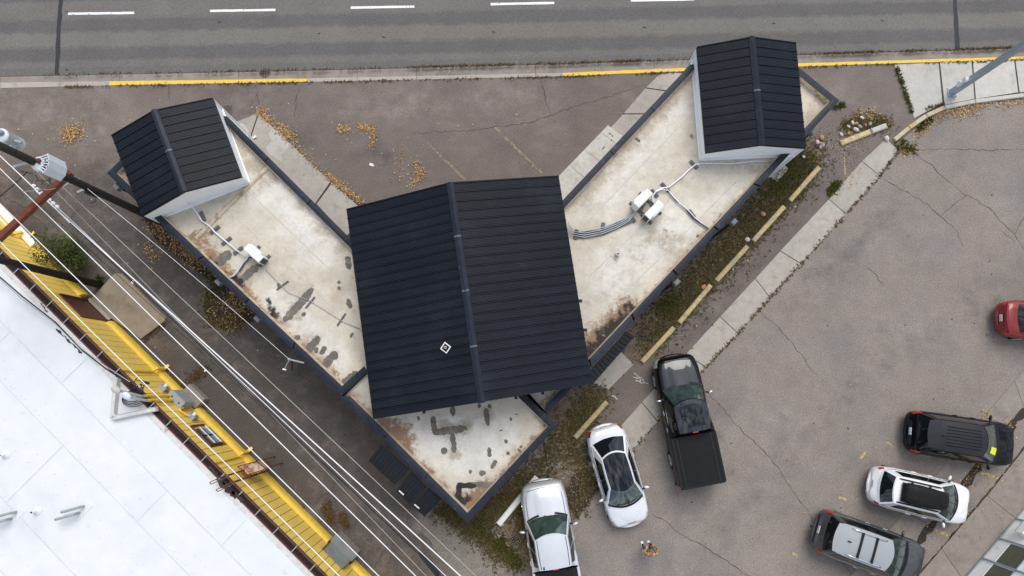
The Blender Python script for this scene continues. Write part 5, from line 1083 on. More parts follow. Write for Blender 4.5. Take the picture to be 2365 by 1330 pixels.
for _ in range(60): leaf(P(rnd.uniform(1400, 2360), rnd.uniform(360, 1320), .03), rnd.uniform(.025, .05))
for _ in range(40): leaf(P(rnd.uniform(100, 700), rnd.uniform(420, 900), .03), rnd.uniform(.03, .06))
leaves([(1270, 170), (1010, 172)], .35, 14); leaves([(330, 690), (345, 720), (380, 745)], .10, 60, (.03, .05)); leaves([(310, 655), (330, 690)], .08, 60)
tag(build('fallen_leaves', lv, M['leaf']), 'yellow and brown fallen leaves blown into drifts on the pavement', None, kind='stuff')
# weeds and grass
def blades(name, lab, m, areas, hgt):
    mb = MB()
    for pts, w, n in areas:
        pts = [P(x, y, 0) for x, y in pts]
        for _ in range(n):
            i = rnd.randrange(max(1, len(pts) - 1)); c = pts[i].lerp(pts[min(i + 1, len(pts) - 1)], rnd.random()) + Vector((rnd.gauss(0, w), rnd.gauss(0, w), .01))
            for k in range(3):
                a = rnd.uniform(0, 6.28); h = rnd.uniform(.4, 1) * hgt; d = Vector((math.cos(a), math.sin(a), 0)); s_ = Vector((-d.y, d.x, 0)) * rnd.uniform(.010, .022)
                mb.add([c - s_, c + s_, c + d * h * .45 + s_ * .8 + up * h * .6, c + d * h * 1.0 + up * h * .7], [[0, 1, 2, 3]])
    return tag(build(name, mb, M[m]), lab, None, kind='stuff')
blades('weeds', 'dull green and straw coloured weeds in the planter beds', 'grass', [([(1880, 350), (1700, 545), (1500, 770)], .55, 4800), ([(1870, 400), (1490, 815)], .25, 1900), ([(1380, 910), (1310, 1010), (1180, 1150), (1090, 1210)], .40, 3600), ([(1010, 1170), (1100, 1230), (1180, 1300)], .28, 1300), ([(1330, 1030), (1360, 1110), (1320, 1180)], .30, 800), ([(1950, 290), (2050, 285)], .22, 700), ([(480, 680), (500, 750), (560, 740)], .25, 450), ([(1200, 1140), (1215, 1250)], .3, 700)], .13)
blades('weeds', 'bright green weed tufts in the planter beds and along the slabs', 'green_weed', [([(1860, 370), (1780, 450)], .40, 700), ([(1560, 690), (1530, 720)], .3, 350), ([(1090, 1195), (1130, 1240)], .15, 200), ([(1150, 1255), (1200, 1310)], .16, 420), ([(1160, 1240), (1150, 1270)], .14, 160), ([(1925, 250), (1950, 242)], .07, 90), ([(2070, 155), (2105, 260)], .05, 180), ([(2120, 300), (2150, 275)], .08, 140), ([(1915, 445), (1935, 420)], .10, 160), ([(500, 655), (440, 560)], .25, 160), ([(2080, 335), (2105, 348)], .15, 130)], .14)
wd = [([(x, interp(TG, x) - 1), (x + 60, interp(TG, x + 60) - 1)], .035, int(rnd.uniform(20, 110) * (1.3 if x > 900 else .4))) for x in range(100, 2365, 60)]
wd += [([(x, interp(TB, x) + 2), (x + 60, interp(TB, x + 60) + 2)], .03, int(rnd.uniform(0, 45))) for x in range(150, 2365, 60)]
wd += [([(x0, y0_), (x1, y1_)], .05, 70) for (x0, y0_), (x1, y1_) in zip(stripR, stripR[1:])]
wd += [([(390, 860), (460, 930)], .07, 160), ([(470, 950), (545, 1040)], .07, 220), ([(620, 1110), (700, 1180)], .07, 150), ([(440, 880), (475, 850)], .14, 260), ([(755, 1165), (765, 1205)], .13, 330), ([(790, 1190), (800, 1215)], .11, 220), ([(620, 1120), (640, 1140)], .1, 60), ([(2140, 250), (2180, 240)], .05, 60), ([(285, 650), (380, 745), (335, 785)], .07, 260), ([(1000, 975), (1000, 975)], .02, 4)]
blades('weeds', 'dry brown weeds in the kerb joints and along the walls', 'weed_dry', wd, .10)
# gravel and pebbles
pb_ = MB()
def pebbles(pts, w, n, r=(.012, .035)):
    pts = [P(x, y, 0) for x, y in pts]
    for _ in range(n):
        i = rnd.randrange(max(1, len(pts) - 1)); c = pts[i].lerp(pts[min(i + 1, len(pts) - 1)], rnd.random()); rr = rnd.uniform(*r)
        pb_.blob(c + Vector((rnd.gauss(0, w), rnd.gauss(0, w), .014)), rr, rr * .8, rr * .7, 5, 3, .2)
pebbles([(1925, 320), (1950, 345), (1935, 360)], .45, 420); pebbles([(1960, 340), (1990, 325)], .3, 150); pebbles([(1905, 350), (1890, 390)], .3, 150); pebbles([(1640, 640), (1660, 650)], .22, 130)
pebbles([(1240, 1060), (1290, 1040), (1330, 1100), (1340, 1160)], .45, 380, (.012, .045)); pebbles([(1200, 1100), (1130, 1220), (1150, 1250)], .3, 200, (.012, .04)); pebbles([(1010, 1200), (1120, 1290)], .5, 300, (.01, .025)); pebbles([(510, 700), (540, 740)], .3, 180); pebbles([(20, 520), (60, 575)], .15, 120)
pebbles([(1500, 800), (1800, 470)], .5, 300); pebbles([(1780, 480), (1850, 400)], .4, 140); pebbles([(2300, 1020), (2150, 1230)], .25, 160, (.01, .02)); pebbles([(1150, 1230), (1155, 1250)], .2, 50, (.03, .07))
tag(build('gravel', pb_, M['stone']), 'loose gravel and pebbles spilled around the planter beds', None, kind='stuff')
# shrubs
def shrub(px, py, r, h, n, lab, yucca=False):
    b = P(px, py, 0); o = root('shrub', b, lab, 'shrub'); st = MB(); lf = MB()
    for i in range(14 if not yucca else 6):
        a = rnd.uniform(0, 6.28); q = rnd.uniform(.3, .9); tip = b + Vector((math.cos(a) * r * q, math.sin(a) * r * q, h * rnd.uniform(.5, .95))); mid = b.lerp(tip, .5) + up * h * .15
        st.tube([b, mid, tip], [.025, .016, .006], 5)
        if not yucca:
            for k in range(n // 14):
                t = rnd.uniform(.35, 1.05); c = b.lerp(tip, t) + Vector((rnd.gauss(0, .15 * r), rnd.gauss(0, .15 * r), rnd.gauss(.0, .12 * h)))
                c.z = max(c.z, .05); aa = rnd.uniform(0, 6.28); d = Vector((math.cos(aa), math.sin(aa), rnd.uniform(-.6, .6))) * rnd.uniform(.035, .075); e = Vector((-math.sin(aa), math.cos(aa), rnd.uniform(-.5, .5))) * .022
                lf.add([c - d, c + e, c + d, c - e], [[0, 3, 2, 1]])
    if yucca:
        for i in range(n):
            a = rnd.uniform(0, 6.28); el = rnd.uniform(.2, 1.3); L = r * rnd.uniform(.7, 1.1); d = Vector((math.cos(a) * math.cos(el), math.sin(a) * math.cos(el), math.sin(el) * .8)); s_ = Vector((-math.sin(a), math.cos(a), 0)) * .03
            lf.add([b + d * .05 - s_, b + d * .05 + s_, b + d * L * .6 + s_ * .8 + up * .05, b + d * L, b + d * L * .6 - s_ * .8 + up * .05], [[0, 4, 3, 2, 1]])
    build('stems', st, M['bark'], o); build('crown', lf, M['bush'], o); return o
shrub(160, 607, 1.3, 1.6, 5200, 'green leafy shrub against the yellow wall by the dock'); shrub(232, 645, .34, .45, 70, 'small spiky green plant beside the dock slab corner', True)
shrub(575, 318, .12, .2, 60, 'tiny dark green plant at the foot of the left tower on the walk')
tag(build('tag_box', MB().obox(P(588, 317, .06), (.07, .05, 0), (-.03, .05, 0), (0, 0, .05), bev=.01), M['pvc']), 'small white box on the walk beside the left tower', 'box')
build('splash_block', MB().obox(P(1795, 395, .03), (.3, .35, 0), (-.25, .22, 0), (0, 0, .03), bev=.01), M['conc_lt'], shop)

# ------------------------------------------------------------------ vehicles
def car(name, lab, rear_px, front_px, zr, Wd, pm, sp):
    a, b = P(*rear_px, zr), P(*front_px, zr); d = (b - a); L = sp.get('L', d.length); ang = math.atan2(d.y, d.x)
    if 'L' in sp:
        if sp.get('anchor') == 'front': c = b - d.normalized() * L / 2
        else: c = a + d.normalized() * L / 2
    else: c = (a + b) / 2
    rt = root(name, (c.x, c.y, .004), lab, sp.get('cat', 'car'), 'parked vehicles', ang); ORG[rt] = Vector((0, 0, 0))
    hw = Wd / 2; X = lambda s: L / 2 - s * L
    plan, top = sp['plan'], sp['top']
    def half(s):
        w = clampi(plan, s) * hw; z = clampi(top, s); e = min(1, min(s, 1 - s) / .03); zl = .24 + .12 * (1 - e)
        sh = clampi(sp.get('tumble', [(0, .9), (1, .9)]), s)
        return [(0, zl), (.80 * w, zl), (.955 * w, zl + .10), (w, zl + (z - zl) * .42), (w * .995, zl + (z - zl) * .70), (w * (.5 + sh * .5), zl + (z - zl) * .90), (w * sh, z - .015), (w * sh * .6, z + .012), (0, z + .025)]
    def bpnt(s, k, side, off=0.0):
        h = half(s); i = min(int(k), len(h) - 2); t = k - i; y = h[i][0] + (h[i + 1][0] - h[i][0]) * t; z = h[i][1] + (h[i + 1][1] - h[i][1]) * t
        ny = h[i + 1][1] - h[i][1]; nz = -(h[i + 1][0] - h[i][0]); l = math.hypot(ny, nz) or 1
        ex = off * (1 if s < .06 else (-1 if s > .94 else 0))
        return Vector((X(s) + ex, side * (y + off * ny / l), z + off * nz / l))
    ss = [0, .006, .016, .03, .05, .08, .12, .16, .2, .24, .28, .33, .4, .5, .6, .68, .74, .8, .85, .89, .92, .945, .965, .98, .99, .996, 1]
    rows = []
    for s in ss:
        h = half(s); q = 1
        rows.append([Vector((X(s), -y, z)) for y, z in h] + [Vector((X(s), y, z)) for y, z in h[::-1][1:]])
    mb = MB(); mb.grid(rows); n = len(rows[0]); mb.add(rows[0], [list(range(n))]); mb.add(rows[-1], [list(range(n))[::-1]])
    body = build('body', mb, M[pm], rt, True, True)
    def bpatch(nm, s0, s1, k0, k1, side, m, off=.008, ns=5, nk=4, par=rt):
        g = [[bpnt(s0 + (s1 - s0) * i / ns, k0 + (k1 - k0) * j / nk, side, off) for j in range(nk + 1)] for i in range(ns + 1)]
        return build(nm, MB().grid(g, flip=(side > 0)), M[m], par, True, True)
    # bonnet panel with creases
    s0, s1 = sp['hood']; g = []
    for i in range(9):
        s = s0 + (s1 - s0) * i / 8; row = []
        for j in range(13):
            v = -1 + 2 * j / 12; w = clampi(plan, s) * hw * sp.get('hoodw', .80); av = abs(v)
            z = clampi(top, s) + .030 - .012 * av + (sp.get('dome', .02) * (1 if av < .42 else max(0, 1 - (av - .42) / .14))) * min(1, i / 2)
            row.append(Vector((X(s) - sp.get('hoodbow', .10) * v * v * (1 if i == 0 else (1 - i / 8)) + sp.get('cowlbow', .12) * (1 - v * v) * (i / 8), v * w, z - .03 * (av > .98))))
        g.append(row)
    bn_ = build('bonnet', MB().grid(g), M[sp.get('hoodm', pm)], rt, True, True)
    for e_ in ([r_[0] for r_ in g], [r_[-1] for r_ in g], g[0]): build('panel_gap', MB().tube([p + Vector((0, 0, .004)) for p in e_], .012, 5), M['black'], bn_, True, True)
    # cabin
    c_ = sp['cab']; crown = c_.get('crown', .05)
    def ring(t, edge, v):
        xf = X(c_['f0']) + (X(c_['f1']) - X(c_['f0'])) * t; xr = X(c_['r0']) + (X(c_['r1']) - X(c_['r0'])) * t
        w = hw * (c_['wb'] + (c_['wr'] - c_['wb']) * t) ; z = c_['zb'] + (c_['zr'] - c_['zb']) * (t ** .92)
        bf, br = c_.get('bf', .16), c_.get('br', .10)
        if edge == 'f': return Vector((xf + bf * (1 - v * v), v * w * .97, z + crown * (1 - v * v) * t))
        if edge == 'r': return Vector((xr - br * (1 - v * v), v * w * .94, z + crown * (1 - v * v) * t))
        u = v; y = w * (1 + .03 * math.sin(math.pi * u)) * (.97 + (-.03) * u)
        return Vector((xf + (xr - xf) * u, y, z))
    ts = [0, .15, .35, .55, .75, .9, 1]; sh = MB(); vs = [-1 + 2 * i / 10 for i in range(11)]; us = [i / 12 for i in range(13)]
    sh.grid([[ring(t, 'f', v) for v in vs] for t in ts]); sh.grid([[ring(t, 'r', -v) for v in vs] for t in ts])
    for sd in (1, -1): sh.grid([[Vector((p.x, p.y * sd, p.z)) for p in (ring(t, 's', u) for u in us)] for t in ts], flip=(sd < 0))
    build('pillars', sh, M[pm], rt, True, True)
    rf = []
    for i in range(13):
        u = i / 12; row = []
        for v in vs:
            A, B, w = ring(1, 'f', v), ring(1, 'r', v), ring(1, 's', u).y
            z = c_['zr'] + crown * (1 - v * v) + c_.get('arch', .03) * math.sin(math.pi * u) * (1 - v ** 4)
            row.append(Vector((A.x + (B.x - A.x) * u, v * w, z + .004)))
        rf.append(row)
    roof = build('roof', MB().grid(rf), M[sp.get('roofm', pm)], rt, True, True)
    def gpatch(nm, edge, v0, v1, t0, t1, m, off, sd=1):
        g = []
        for i in range(7):
            t = t0 + (t1 - t0) * i / 6; row = []
            for j in range(11):
                p = ring(t, edge, v0 + (v1 - v0) * j / 10)
                p = p + (Vector((off, 0, off)) if edge == 'f' else Vector((-off, 0, off)) if edge == 'r' else Vector((0, off, off * .4)))
                row.append(Vector((p.x, p.y * sd, p.z)))
            g.append(row)
        return build(nm, MB().grid(g, flip=(edge == 'r') != (sd < 0)), M[m], rt, True, True)
    gpatch('windscreen', 'f', -.95, .95, .03, sp.get('wst', .97), sp.get('wsm', 'glass_gr'), .010)
    gpatch('rear_window', 'r', -.90, .90, c_.get('rt0', .06), c_.get('rt1', .92), 'glass', .010)
    for sd in (1, -1):
        for u0, u1 in c_['sw']: gpatch('side_window', 's', u0, u1, .10, .86, 'glass', .010, sd)
    # wiper cowl strip
    g = [[Vector((ring(0, 'f', v).x + o, ring(0, 'f', v).y * .96, c_['zb'] + zz)) for v in vs] for o, zz in ((.012, .035), (.10, .022))]
    build('cowl', MB().grid(g, flip=True), M['rubber_trim'], rt, True, True)
    for y0_, y1_ in ((.05, .62), (-.55, .02)):
        p0 = ring(.06, 'f', y0_); p1 = ring(.10, 'f', y1_); build('wiper', MB().bar(p0 + Vector((.035, 0, .03)), p1 + Vector((.02, 0, .035)), .022, .018), M['black'], rt, False, True)
    # wheels
    wr = sp.get('wheel', .35)
    for s in sp['axles']:
        for sd in (1, -1):
            yw = clampi(plan, s) * hw * .985; wp_ = Vector((X(s), sd * (yw - .115), wr)); ax = Vector((0, sd, 0))
            wh_ = build('wheel', MB().tube([wp_ - ax * .11, wp_ - ax * .10, wp_ + ax * .10, wp_ + ax * .125], [wr * .92, wr, wr, wr * .93], 22), M['tyre'], rt, True, True)
            build('rim', MB().tube([wp_ + ax * .118, wp_ + ax * .132], [wr * .70, wr * .64], 18), M['rim'], wh_, False, True)
            for k in range(5):
                t = k * 1.2566; e = Vector((math.cos(t), 0, math.sin(t))); build('spoke', MB().bar(wp_ + ax * .134 + e * .05, wp_ + ax * .134 + e * wr * .6, .05, .012, up=ax), M['chrome'], wh_, False, True)
            arch = []
            for k in range(13):
                t = math.pi * k / 12; arch.append(Vector((X(s) + math.cos(t) * wr * 1.14, sd * (yw + .004), wr + math.sin(t) * wr * 1.14)))
            am = MB(); am.grid([arch, [Vector((p.x, p.y - sd * .03, p.z)) for p in [Vector((X(s) + math.cos(math.pi * k / 12) * wr * 1.02, sd * (yw + .006), wr + math.sin(math.pi * k / 12) * wr * 1.02)) for k in range(13)]]])
            build('wheel_arch', am, M['rubber_trim'], rt, False, True)
    # mirrors, lamps, handles, plate
    for sd in (1, -1):
        s = c_['f0'] + sp.get('mir', .045); p = Vector((X(s), sd * (hw * c_['wb'] + .04), c_['zb'] + .06)); e = sp.get('mirw', .12)
        mi = build('mirror', MB().blob(p + Vector((-.03, sd * (.03 + e), .05)), .06, e, .075, 10, 7, 0, rot=-sd * .25), M[sp.get('mirm', pm)], rt, True, True)
        for v in mi.data.vertices: pass
        build('mirror_stalk', MB().bar(p + Vector((0, -sd * .05, .0)), p + Vector((-.02, sd * .08, .03)), .07, .05), M['black'], mi, False, True)
        hs = sp.get('head', (.012, .085, 4.0, 5.9)); bpatch('headlight', *hs, sd, 'headlight', .010)
        tl_ = sp.get('tail', (.945, .992, 3.6, 5.6)); bpatch('tail_lamp', *tl_, sd, 'taillight', .012)
        for s in sp.get('handles', (.47, .64)):
            q = bpnt(s, 4.6, sd, .02); build('door_handle', MB().bar(q + Vector((.10, 0, 0)), q - Vector((.10, 0, 0)), .035, .03, bev=.008), M[sp.get('hm', 'chrome')], rt, False, True)
        # sill, door seam, belt trim
        bpatch('belt_trim', c_['f0'] + .03, c_['r0'] - .02, 5.55, 5.95, sd, sp.get('beltm', 'rubber_trim'), .006, 14, 1)
        bpatch('sill', .24, .78, 1.6, 2.3, sd, 'rubber_trim', .006, 6, 1)
        for s in sp.get('seams', (.355, .54, .70)): bpatch('door_seam', s, s + .003, 2.3, 5.5, sd, 'black', .005, 1, 6)
    for s, nm in ((.0, 'grille'),):
        build(nm, MB().obox(Vector((L / 2 + .004, 0, clampi(top, 0) * .74)), (.008, 0, 0), (0, hw * .42, 0), (0, 0, .09)), M['black'], rt, False, True)
    build('number_plate', MB().obox(Vector((-L / 2 - .014, 0, sp.get('platez', .78))), (.012, 0, .006), (0, .16, 0), (0, 0, .08)), M['plate'], rt, False, True)
    for s, sg in ((0.0, 1), (1.0, -1)):
        pts = []
        for j in range(9):
            v = -1 + j / 4; w = clampi(plan, .02 if s < .5 else .98) * hw; pts.append(Vector((sg * (L / 2 + .02 - .22 * v * v), v * w * 1.02, .52)))
        build('bumper', MB().tube(pts, .085, 8), M[sp.get('bumper', pm)], rt, True, True)
    return dict(rt=rt, L=L, hw=hw, X=X, ring=ring, c=c_, roof=roof, top=top, plan=plan, bpnt=bpnt, bpatch=bpatch)
def roofpatch(C, nm, u0, u1, v0, v1, m, off=.012, par=None):
    c_ = C['c']; g = []
    for i in range(9):
        u = u0 + (u1 - u0) * i / 8; row = []
        for j in range(9):
            v = v0 + (v1 - v0) * j / 8; A, B, w = C['ring'](1, 'f', v), C['ring'](1, 'r', v), C['ring'](1, 's', u).y
            z = c_['zr'] + c_.get('crown', .05) * (1 - v * v) + c_.get('arch', .03) * math.sin(math.pi * u) * (1 - v ** 4)
            row.append(Vector((A.x + (B.x - A.x) * u, v * w, z + off)))
        g.append(row)
    return build(nm, MB().grid(g), M[m], par or C['rt'], True, True)
def roofpt(C, u, v, off=0.0):
    c_ = C['c']; A, B, w = C['ring'](1, 'f', v), C['ring'](1, 'r', v), C['ring'](1, 's', u).y
    return Vector((A.x + (B.x - A.x) * u, v * w, c_['zr'] + c_.get('crown', .05) * (1 - v * v) + off))
PLAN_P = [(0, .60), (.012, .80), (.03, .88), (.06, .94), (.12, .985), (.3, 1), (.9, 1), (.97, .99), (.99, .97), (1, .95)]
TOP_P = [(0, .80), (.008, 1.0), (.03, 1.10), (.10, 1.16), (.24, 1.22), (.30, 1.25), (.58, 1.27), (.60, 1.36), (.98, 1.38), (.995, 1.36), (1, 1.30)]
PICK = dict(cat='pickup truck', plan=PLAN_P, top=TOP_P, hood=(.035, .255), hoodw=.80, dome=.04, cowlbow=.10, tumble=[(0, .86), (.25, .88), (.58, .92), (.6, .97), (1, .97)],
    cab=dict(f0=.262, f1=.375, r0=.605, r1=.578, wb=.93, wr=.70, zb=1.25, zr=1.88, crown=.05, bf=.20, br=.02, rt0=.08, rt1=.82, sw=((.10, .47), (.51, .90))), axles=(.17, .79), wheel=.40, handles=(.42, .55), mirw=.13, mir=.05,
    head=(.006, .07, 3.2, 5.4), tail=(.972, .998, 2.8, 5.6), seams=(.31, .45, .595), platez=.62)
def pickup_extras(C, cover, rails):
    X, hw, rt = C['X'], C['hw'], C['rt']
    g = []
    for i in range(9):
        s = .612 + (.988 - .612) * i / 8; g.append([Vector((X(s), v * hw * .90, 1.405 + .02 * (1 - v * v))) for v in [-1 + j / 5 for j in range(11)]])
    e0, e1 = X(.612), X(.988)
    tn = build('bed_cover', MB().grid(g), M[cover], rt, True, True)
    for v in (-1, 1): build('bed_rail', MB().bar(Vector((e0, v * hw * .935, 1.40)), Vector((e1, v * hw * .935, 1.40)), .11, .05, bev=.015), M[rails], rt, False, True)
    for v in (-.75, .75): build('cover_rib', MB().bar(Vector((e0 - .02, v * hw * .98, 1.42)), Vector((e1 + .02, v * hw * .98, 1.42)), .035, .02), M['black'], tn, False, True)
    build('tailgate_cap', MB().bar(Vector((X(.99), -hw * .92, 1.40)), Vector((X(.99), hw * .92, 1.40)), .09, .05, bev=.015), M['rubber_trim'], rt, False, True)
    build('brake_lamp', MB().bar(roofpt(C, 1, -.18, .012) - Vector((.02, 0, .02)), roofpt(C, 1, .18, .012) - Vector((.02, 0, .02)), .04, .03), M['taillight'], rt, False, True)
    build('cab_gap', MB().bar(Vector((X(.608), -hw * .93, 1.385)), Vector((X(.608), hw * .93, 1.385)), .06, .03), M['hole'], rt, False, True)
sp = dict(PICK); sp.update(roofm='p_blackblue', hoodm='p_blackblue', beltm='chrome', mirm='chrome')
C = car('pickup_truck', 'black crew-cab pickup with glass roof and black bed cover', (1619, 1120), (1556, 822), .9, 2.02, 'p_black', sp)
pickup_extras(C, 'tonneau', 'rubber_trim'); sg = roofpatch(C, 'sunroof', .14, .84, -.70, .70, 'glass', .012)
build('sunroof_bar', MB().bar(roofpt(C, .5, -.7, .05), roofpt(C, .5, .7, .05), .03, .02), M['black'], sg, False, True)
build('aerial', MB().blob(roofpt(C, .06, .5, .03), .06, .03, .03, 8, 5, 0, rot=0), M['black'], C['rt'], True, True)
sp = dict(PICK); sp.update(L=5.85, anchor='front', dome=.05)
C = car('pickup_truck', 'pewter crew-cab pickup with plain roof and dark bed cover parked on the soil corner', (1292, 1370), (1250, 1113), .9, 2.02, 'p_pewter', sp)
pickup_extras(C, 'rubber_trim', 'p_pewter')
for v in (-.88, .88): roofpatch(C, 'roof_channel', .03, .97, v - .02, v + .02, 'rubber_trim', .010)
build('aerial', MB().blob(roofpt(C, .93, .72, .04), .07, .035, .05, 8, 5, 0, rot=0), mat('blue_cap', (.03, .05, .25), .4), C['rt'], True, True)
PLAN_C = [(0, .46), (.008, .62), (.02, .74), (.045, .85), (.09, .93), (.16, .975), (.28, 1), (.72, 1), (.84, .97), (.91, .925), (.955, .85), (.98, .76), (.992, .66), (1, .52)]
SEDAN = dict(plan=PLAN_C, top=[(0, .58), (.01, .68), (.03, .75), (.10, .83), (.26, .93), (.32, .95), (.6, .97), (.76, 1.0), (.88, 1.03), (.955, 1.02), (.98, .96), (.992, .85), (1, .72)], hood=(.025, .285), hoodw=.84, dome=.012, hoodbow=.30, cowlbow=.18,
    cab=dict(f0=.275, f1=.425, r0=.865, r1=.70, wb=.90, wr=.62, zb=.96, zr=1.40, crown=.045, bf=.26, br=.20, sw=((.07, .38), (.385, .66), (.665, .82))), axles=(.19, .79), wheel=.34, wst=1.0, handles=(.47, .66), tail=(.935, .985, 3.8, 5.9), tumble=[(0, .84), (.3, .88), (.8, .88), (1, .82)], mirm='p_silver')
C = car('sedan', 'silver-white sedan with black glass roof', (1393, 985), (1461, 1213), .75, 1.86, 'p_silver', SEDAN)
sg = roofpatch(C, 'glass_roof', .0, 1.0, -.93, .93, 'glass', .012)
build('roof_seam', MB().bar(roofpt(C, .22, -.85, .03), roofpt(C, .22, .85, .03), .02, .012), M['black'], sg, False, True)
sp = dict(SEDAN); sp.update(L=4.7, anchor='rear', mirm='p_red', hm='p_red', beltm='p_red')
C = car('sedan', 'dark red sedan at the edge of the parking lot', (2311, 734), (2430, 742), .75, 1.78, 'p_red', sp)
build('spoiler', MB().tube([Vector((C['X'](.965) + .0 - .10 * (1 - (v) ** 2), v * C['hw'] * .78, 1.06)) for v in [-1 + i / 5 for i in range(11)]], .055, 8), M['p_red'], C['rt'], True, True)
PLAN_S = [(0, .50), (.008, .66), (.02, .77), (.045, .87), (.09, .945), (.16, .985), (.28, 1), (.78, 1), (.88, .98), (.94, .94), (.97, .88), (.988, .80), (1, .66)]
SUV = dict(cat='suv', plan=PLAN_S, top=[(0, .72), (.01, .86), (.03, .95), (.10, 1.03), (.25, 1.10), (.31, 1.12), (.6, 1.14), (.85, 1.16), (.93, 1.14), (.955, 1.05), (.975, .86), (1, .74)], hood=(.03, .26), hoodw=.83, dome=.02, hoodbow=.26, cowlbow=.14,
    cab=dict(f0=.245, f1=.43, r0=.955, r1=.885, wb=.91, wr=.68, zb=1.12, zr=1.72, crown=.05, bf=.18, br=.10, rt0=.10, rt1=.90, sw=((.07, .32), (.325, .60), (.605, .90))), axles=(.175, .775), wheel=.37, handles=(.43, .60), tail=(.925, .975, 4.3, 5.95), platez=.9)
sp = dict(SUV); sp.update(roofm='dusty_black', beltm='p_black', hm='p_black', mirm='p_black')
C = car('suv', 'black suv with ribbed dusty roof and a bright yellow card behind the windscreen', (2101, 995), (2343, 1031), .85, 1.94, 'p_black', sp)
for v in (-.62, -.42, -.21, 0, .21, .42, .62):
    for u0, u1 in ((.10, .74),): build('roof_rib', MB().bar(roofpt(C, u0, v, .032), roofpt(C, u1, v, .034), .03, .012, bev=.005), M['p_black'], C['roof'], False, True)
build('aerial', MB().blob(roofpt(C, .80, -.02, .06), .10, .03, .05, 8, 5, 0, rot=0), M['black'], C['rt'], True, True)
build('rear_spoiler', MB().grid([[roofpt(C, u, v, .03) for v in [-.95 + .19 * j for j in range(11)]] for u in (.86, 1.0, 1.09)]), M['dusty_black'], C['rt'], True, True)
pc = C['ring'](.32, 'f', -.30); build('windscreen_card', MB().grid([[C['ring'](t, 'f', v) + Vector((.02, 0, .02)) for v in (-.62, -.5, -.38, -.24)] for t in (.12, .38, .66)]), M['hivis'], C['rt'], False, True)
WAG = dict(cat='car', plan=PLAN_C, top=[(0, .66), (.01, .78), (.03, .86), (.10, .93), (.26, 1.02), (.32, 1.04), (.7, 1.07), (.86, 1.10), (.93, 1.08), (.955, 1.0), (.975, .86), (1, .74)], hood=(.025, .265), hoodw=.86, dome=.0, hoodbow=.32, cowlbow=.20,
    cab=dict(f0=.235, f1=.42, r0=.935, r1=.85, wb=.90, wr=.66, zb=1.05, zr=1.55, crown=.05, bf=.24, br=.12, rt0=.10, rt1=.92, sw=((.08, .34), (.345, .62), (.625, .86))), axles=(.19, .79), wheel=.34, handles=(.45, .62), hm='p_white', tail=(.925, .965, 4.4, 5.9), mirm='p_white', platez=.85)
C = car('hatchback', 'white hatchback with a black roof cargo box', (2014, 1117), (2239, 1170), .8, 1.82, 'p_white', WAG)
for v in (-.86, .86):
    build('roof_rail', MB().tube([roofpt(C, .02, v, .02), roofpt(C, .10, v, .075), roofpt(C, .85, v, .075), roofpt(C, .95, v, .02)], .028, 8), M['rubber_trim'], C['rt'], True, True)
for u in (.28, .68): build('cross_bar', MB().bar(roofpt(C, u, -.86, .09), roofpt(C, u, .86, .09), .07, .035, bev=.01), M['black'], C['rt'], False, True)
# cargo box: its own thing, strapped to the bars
m = MB(); rows = []
for i, (x, w, zt) in enumerate(((-.97, .30, .06), (-.93, .38, .18), (-.80, .43, .24), (-.3, .44, .27), (.3, .42, .26), (.7, .36, .20), (.92, .26, .10), (.97, .18, .04))):
    rows.append([Vector((x, y * w, z)) for y, z in ((-.9, .0), (-1.0, zt * .35), (-.93, zt * .75), (-.7, zt), (-.3, zt + .01), (.3, zt + .01), (.7, zt), (.93, zt * .75), (1.0, zt * .35), (.9, 0))])
m.grid(rows); m.add(rows[0], [list(range(10))[::-1]]); m.add(rows[-1], [list(range(10))])
pos = roofpt(C, .42, -.04, .115); rt_ = C['rt']; wpos = Matrix.Translation(rt_.location) @ Matrix.Rotation(rt_.rotation_euler.z, 4, 'Z') @ pos
cb = root('roof_box', wpos, 'matt black cargo box strapped on the roof of the white hatchback', 'cargo box', None, rt_.rotation_euler.z); ORG[cb] = Vector((0, 0, 0))
build('lid', m, M['tonneau'], cb, True, True); build('base', MB().obox((-.02, 0, -.015), (.98, 0, 0), (0, .40, 0), (0, 0, .02)), M['black'], cb, False, True)
build('groove', MB().bar((-.62, -.12, .262), (.78, -.10, .20), .02, .02), M['black'], cb, False, True); build('groove', MB().bar((-.62, -.42, .20), (-.62, -.12, .262), .02, .02), M['black'], cb, False, True); build('groove', MB().bar((-.58, .42, .20), (-.60, .2, .27), .02, .02), M['black'], cb, False, True)
sp = dict(SUV); sp.update(roofm='p_greyroof', hoodm='p_grey', beltm='chrome')
C = car('suv', 'dark grey suv with dusty pale roof, two cross bars and silver rails', (1890, 1222), (2131, 1310), .85, 1.97, 'p_grey', sp)
for v in (-.84, .84):
    build('roof_rail', MB().tube([roofpt(C, .12, v, .02), roofpt(C, .20, v, .07), roofpt(C, .72, v, .07), roofpt(C, .82, v, .02)], .03, 8), M['chrome'], C['rt'], True, True)
for u in (.32, .60): build('cross_bar', MB().bar(roofpt(C, u, -.84, .085), roofpt(C, u, .84, .085), .10, .035, bev=.012), M['rubber_trim'], C['rt'], False, True)
build('aerial', MB().blob(roofpt(C, .80, .0, .06), .09, .03, .05, 8, 5, 0, rot=0), M['black'], C['rt'], True, True)
build('rear_spoiler', MB().grid([[roofpt(C, u, v, .03) for v in [-.95 + .19 * j for j in range(11)]] for u in (.88, 1.0, 1.08)]), M['p_greyroof'], C['rt'], True, True)
build('rear_step', MB().bar(Vector((-C['L'] / 2 + .06, -.62, .66)), Vector((-C['L'] / 2 + .06, .62, .66)), .20, .05, bev=.02), M['rubber_trim'], C['rt'], False, True)
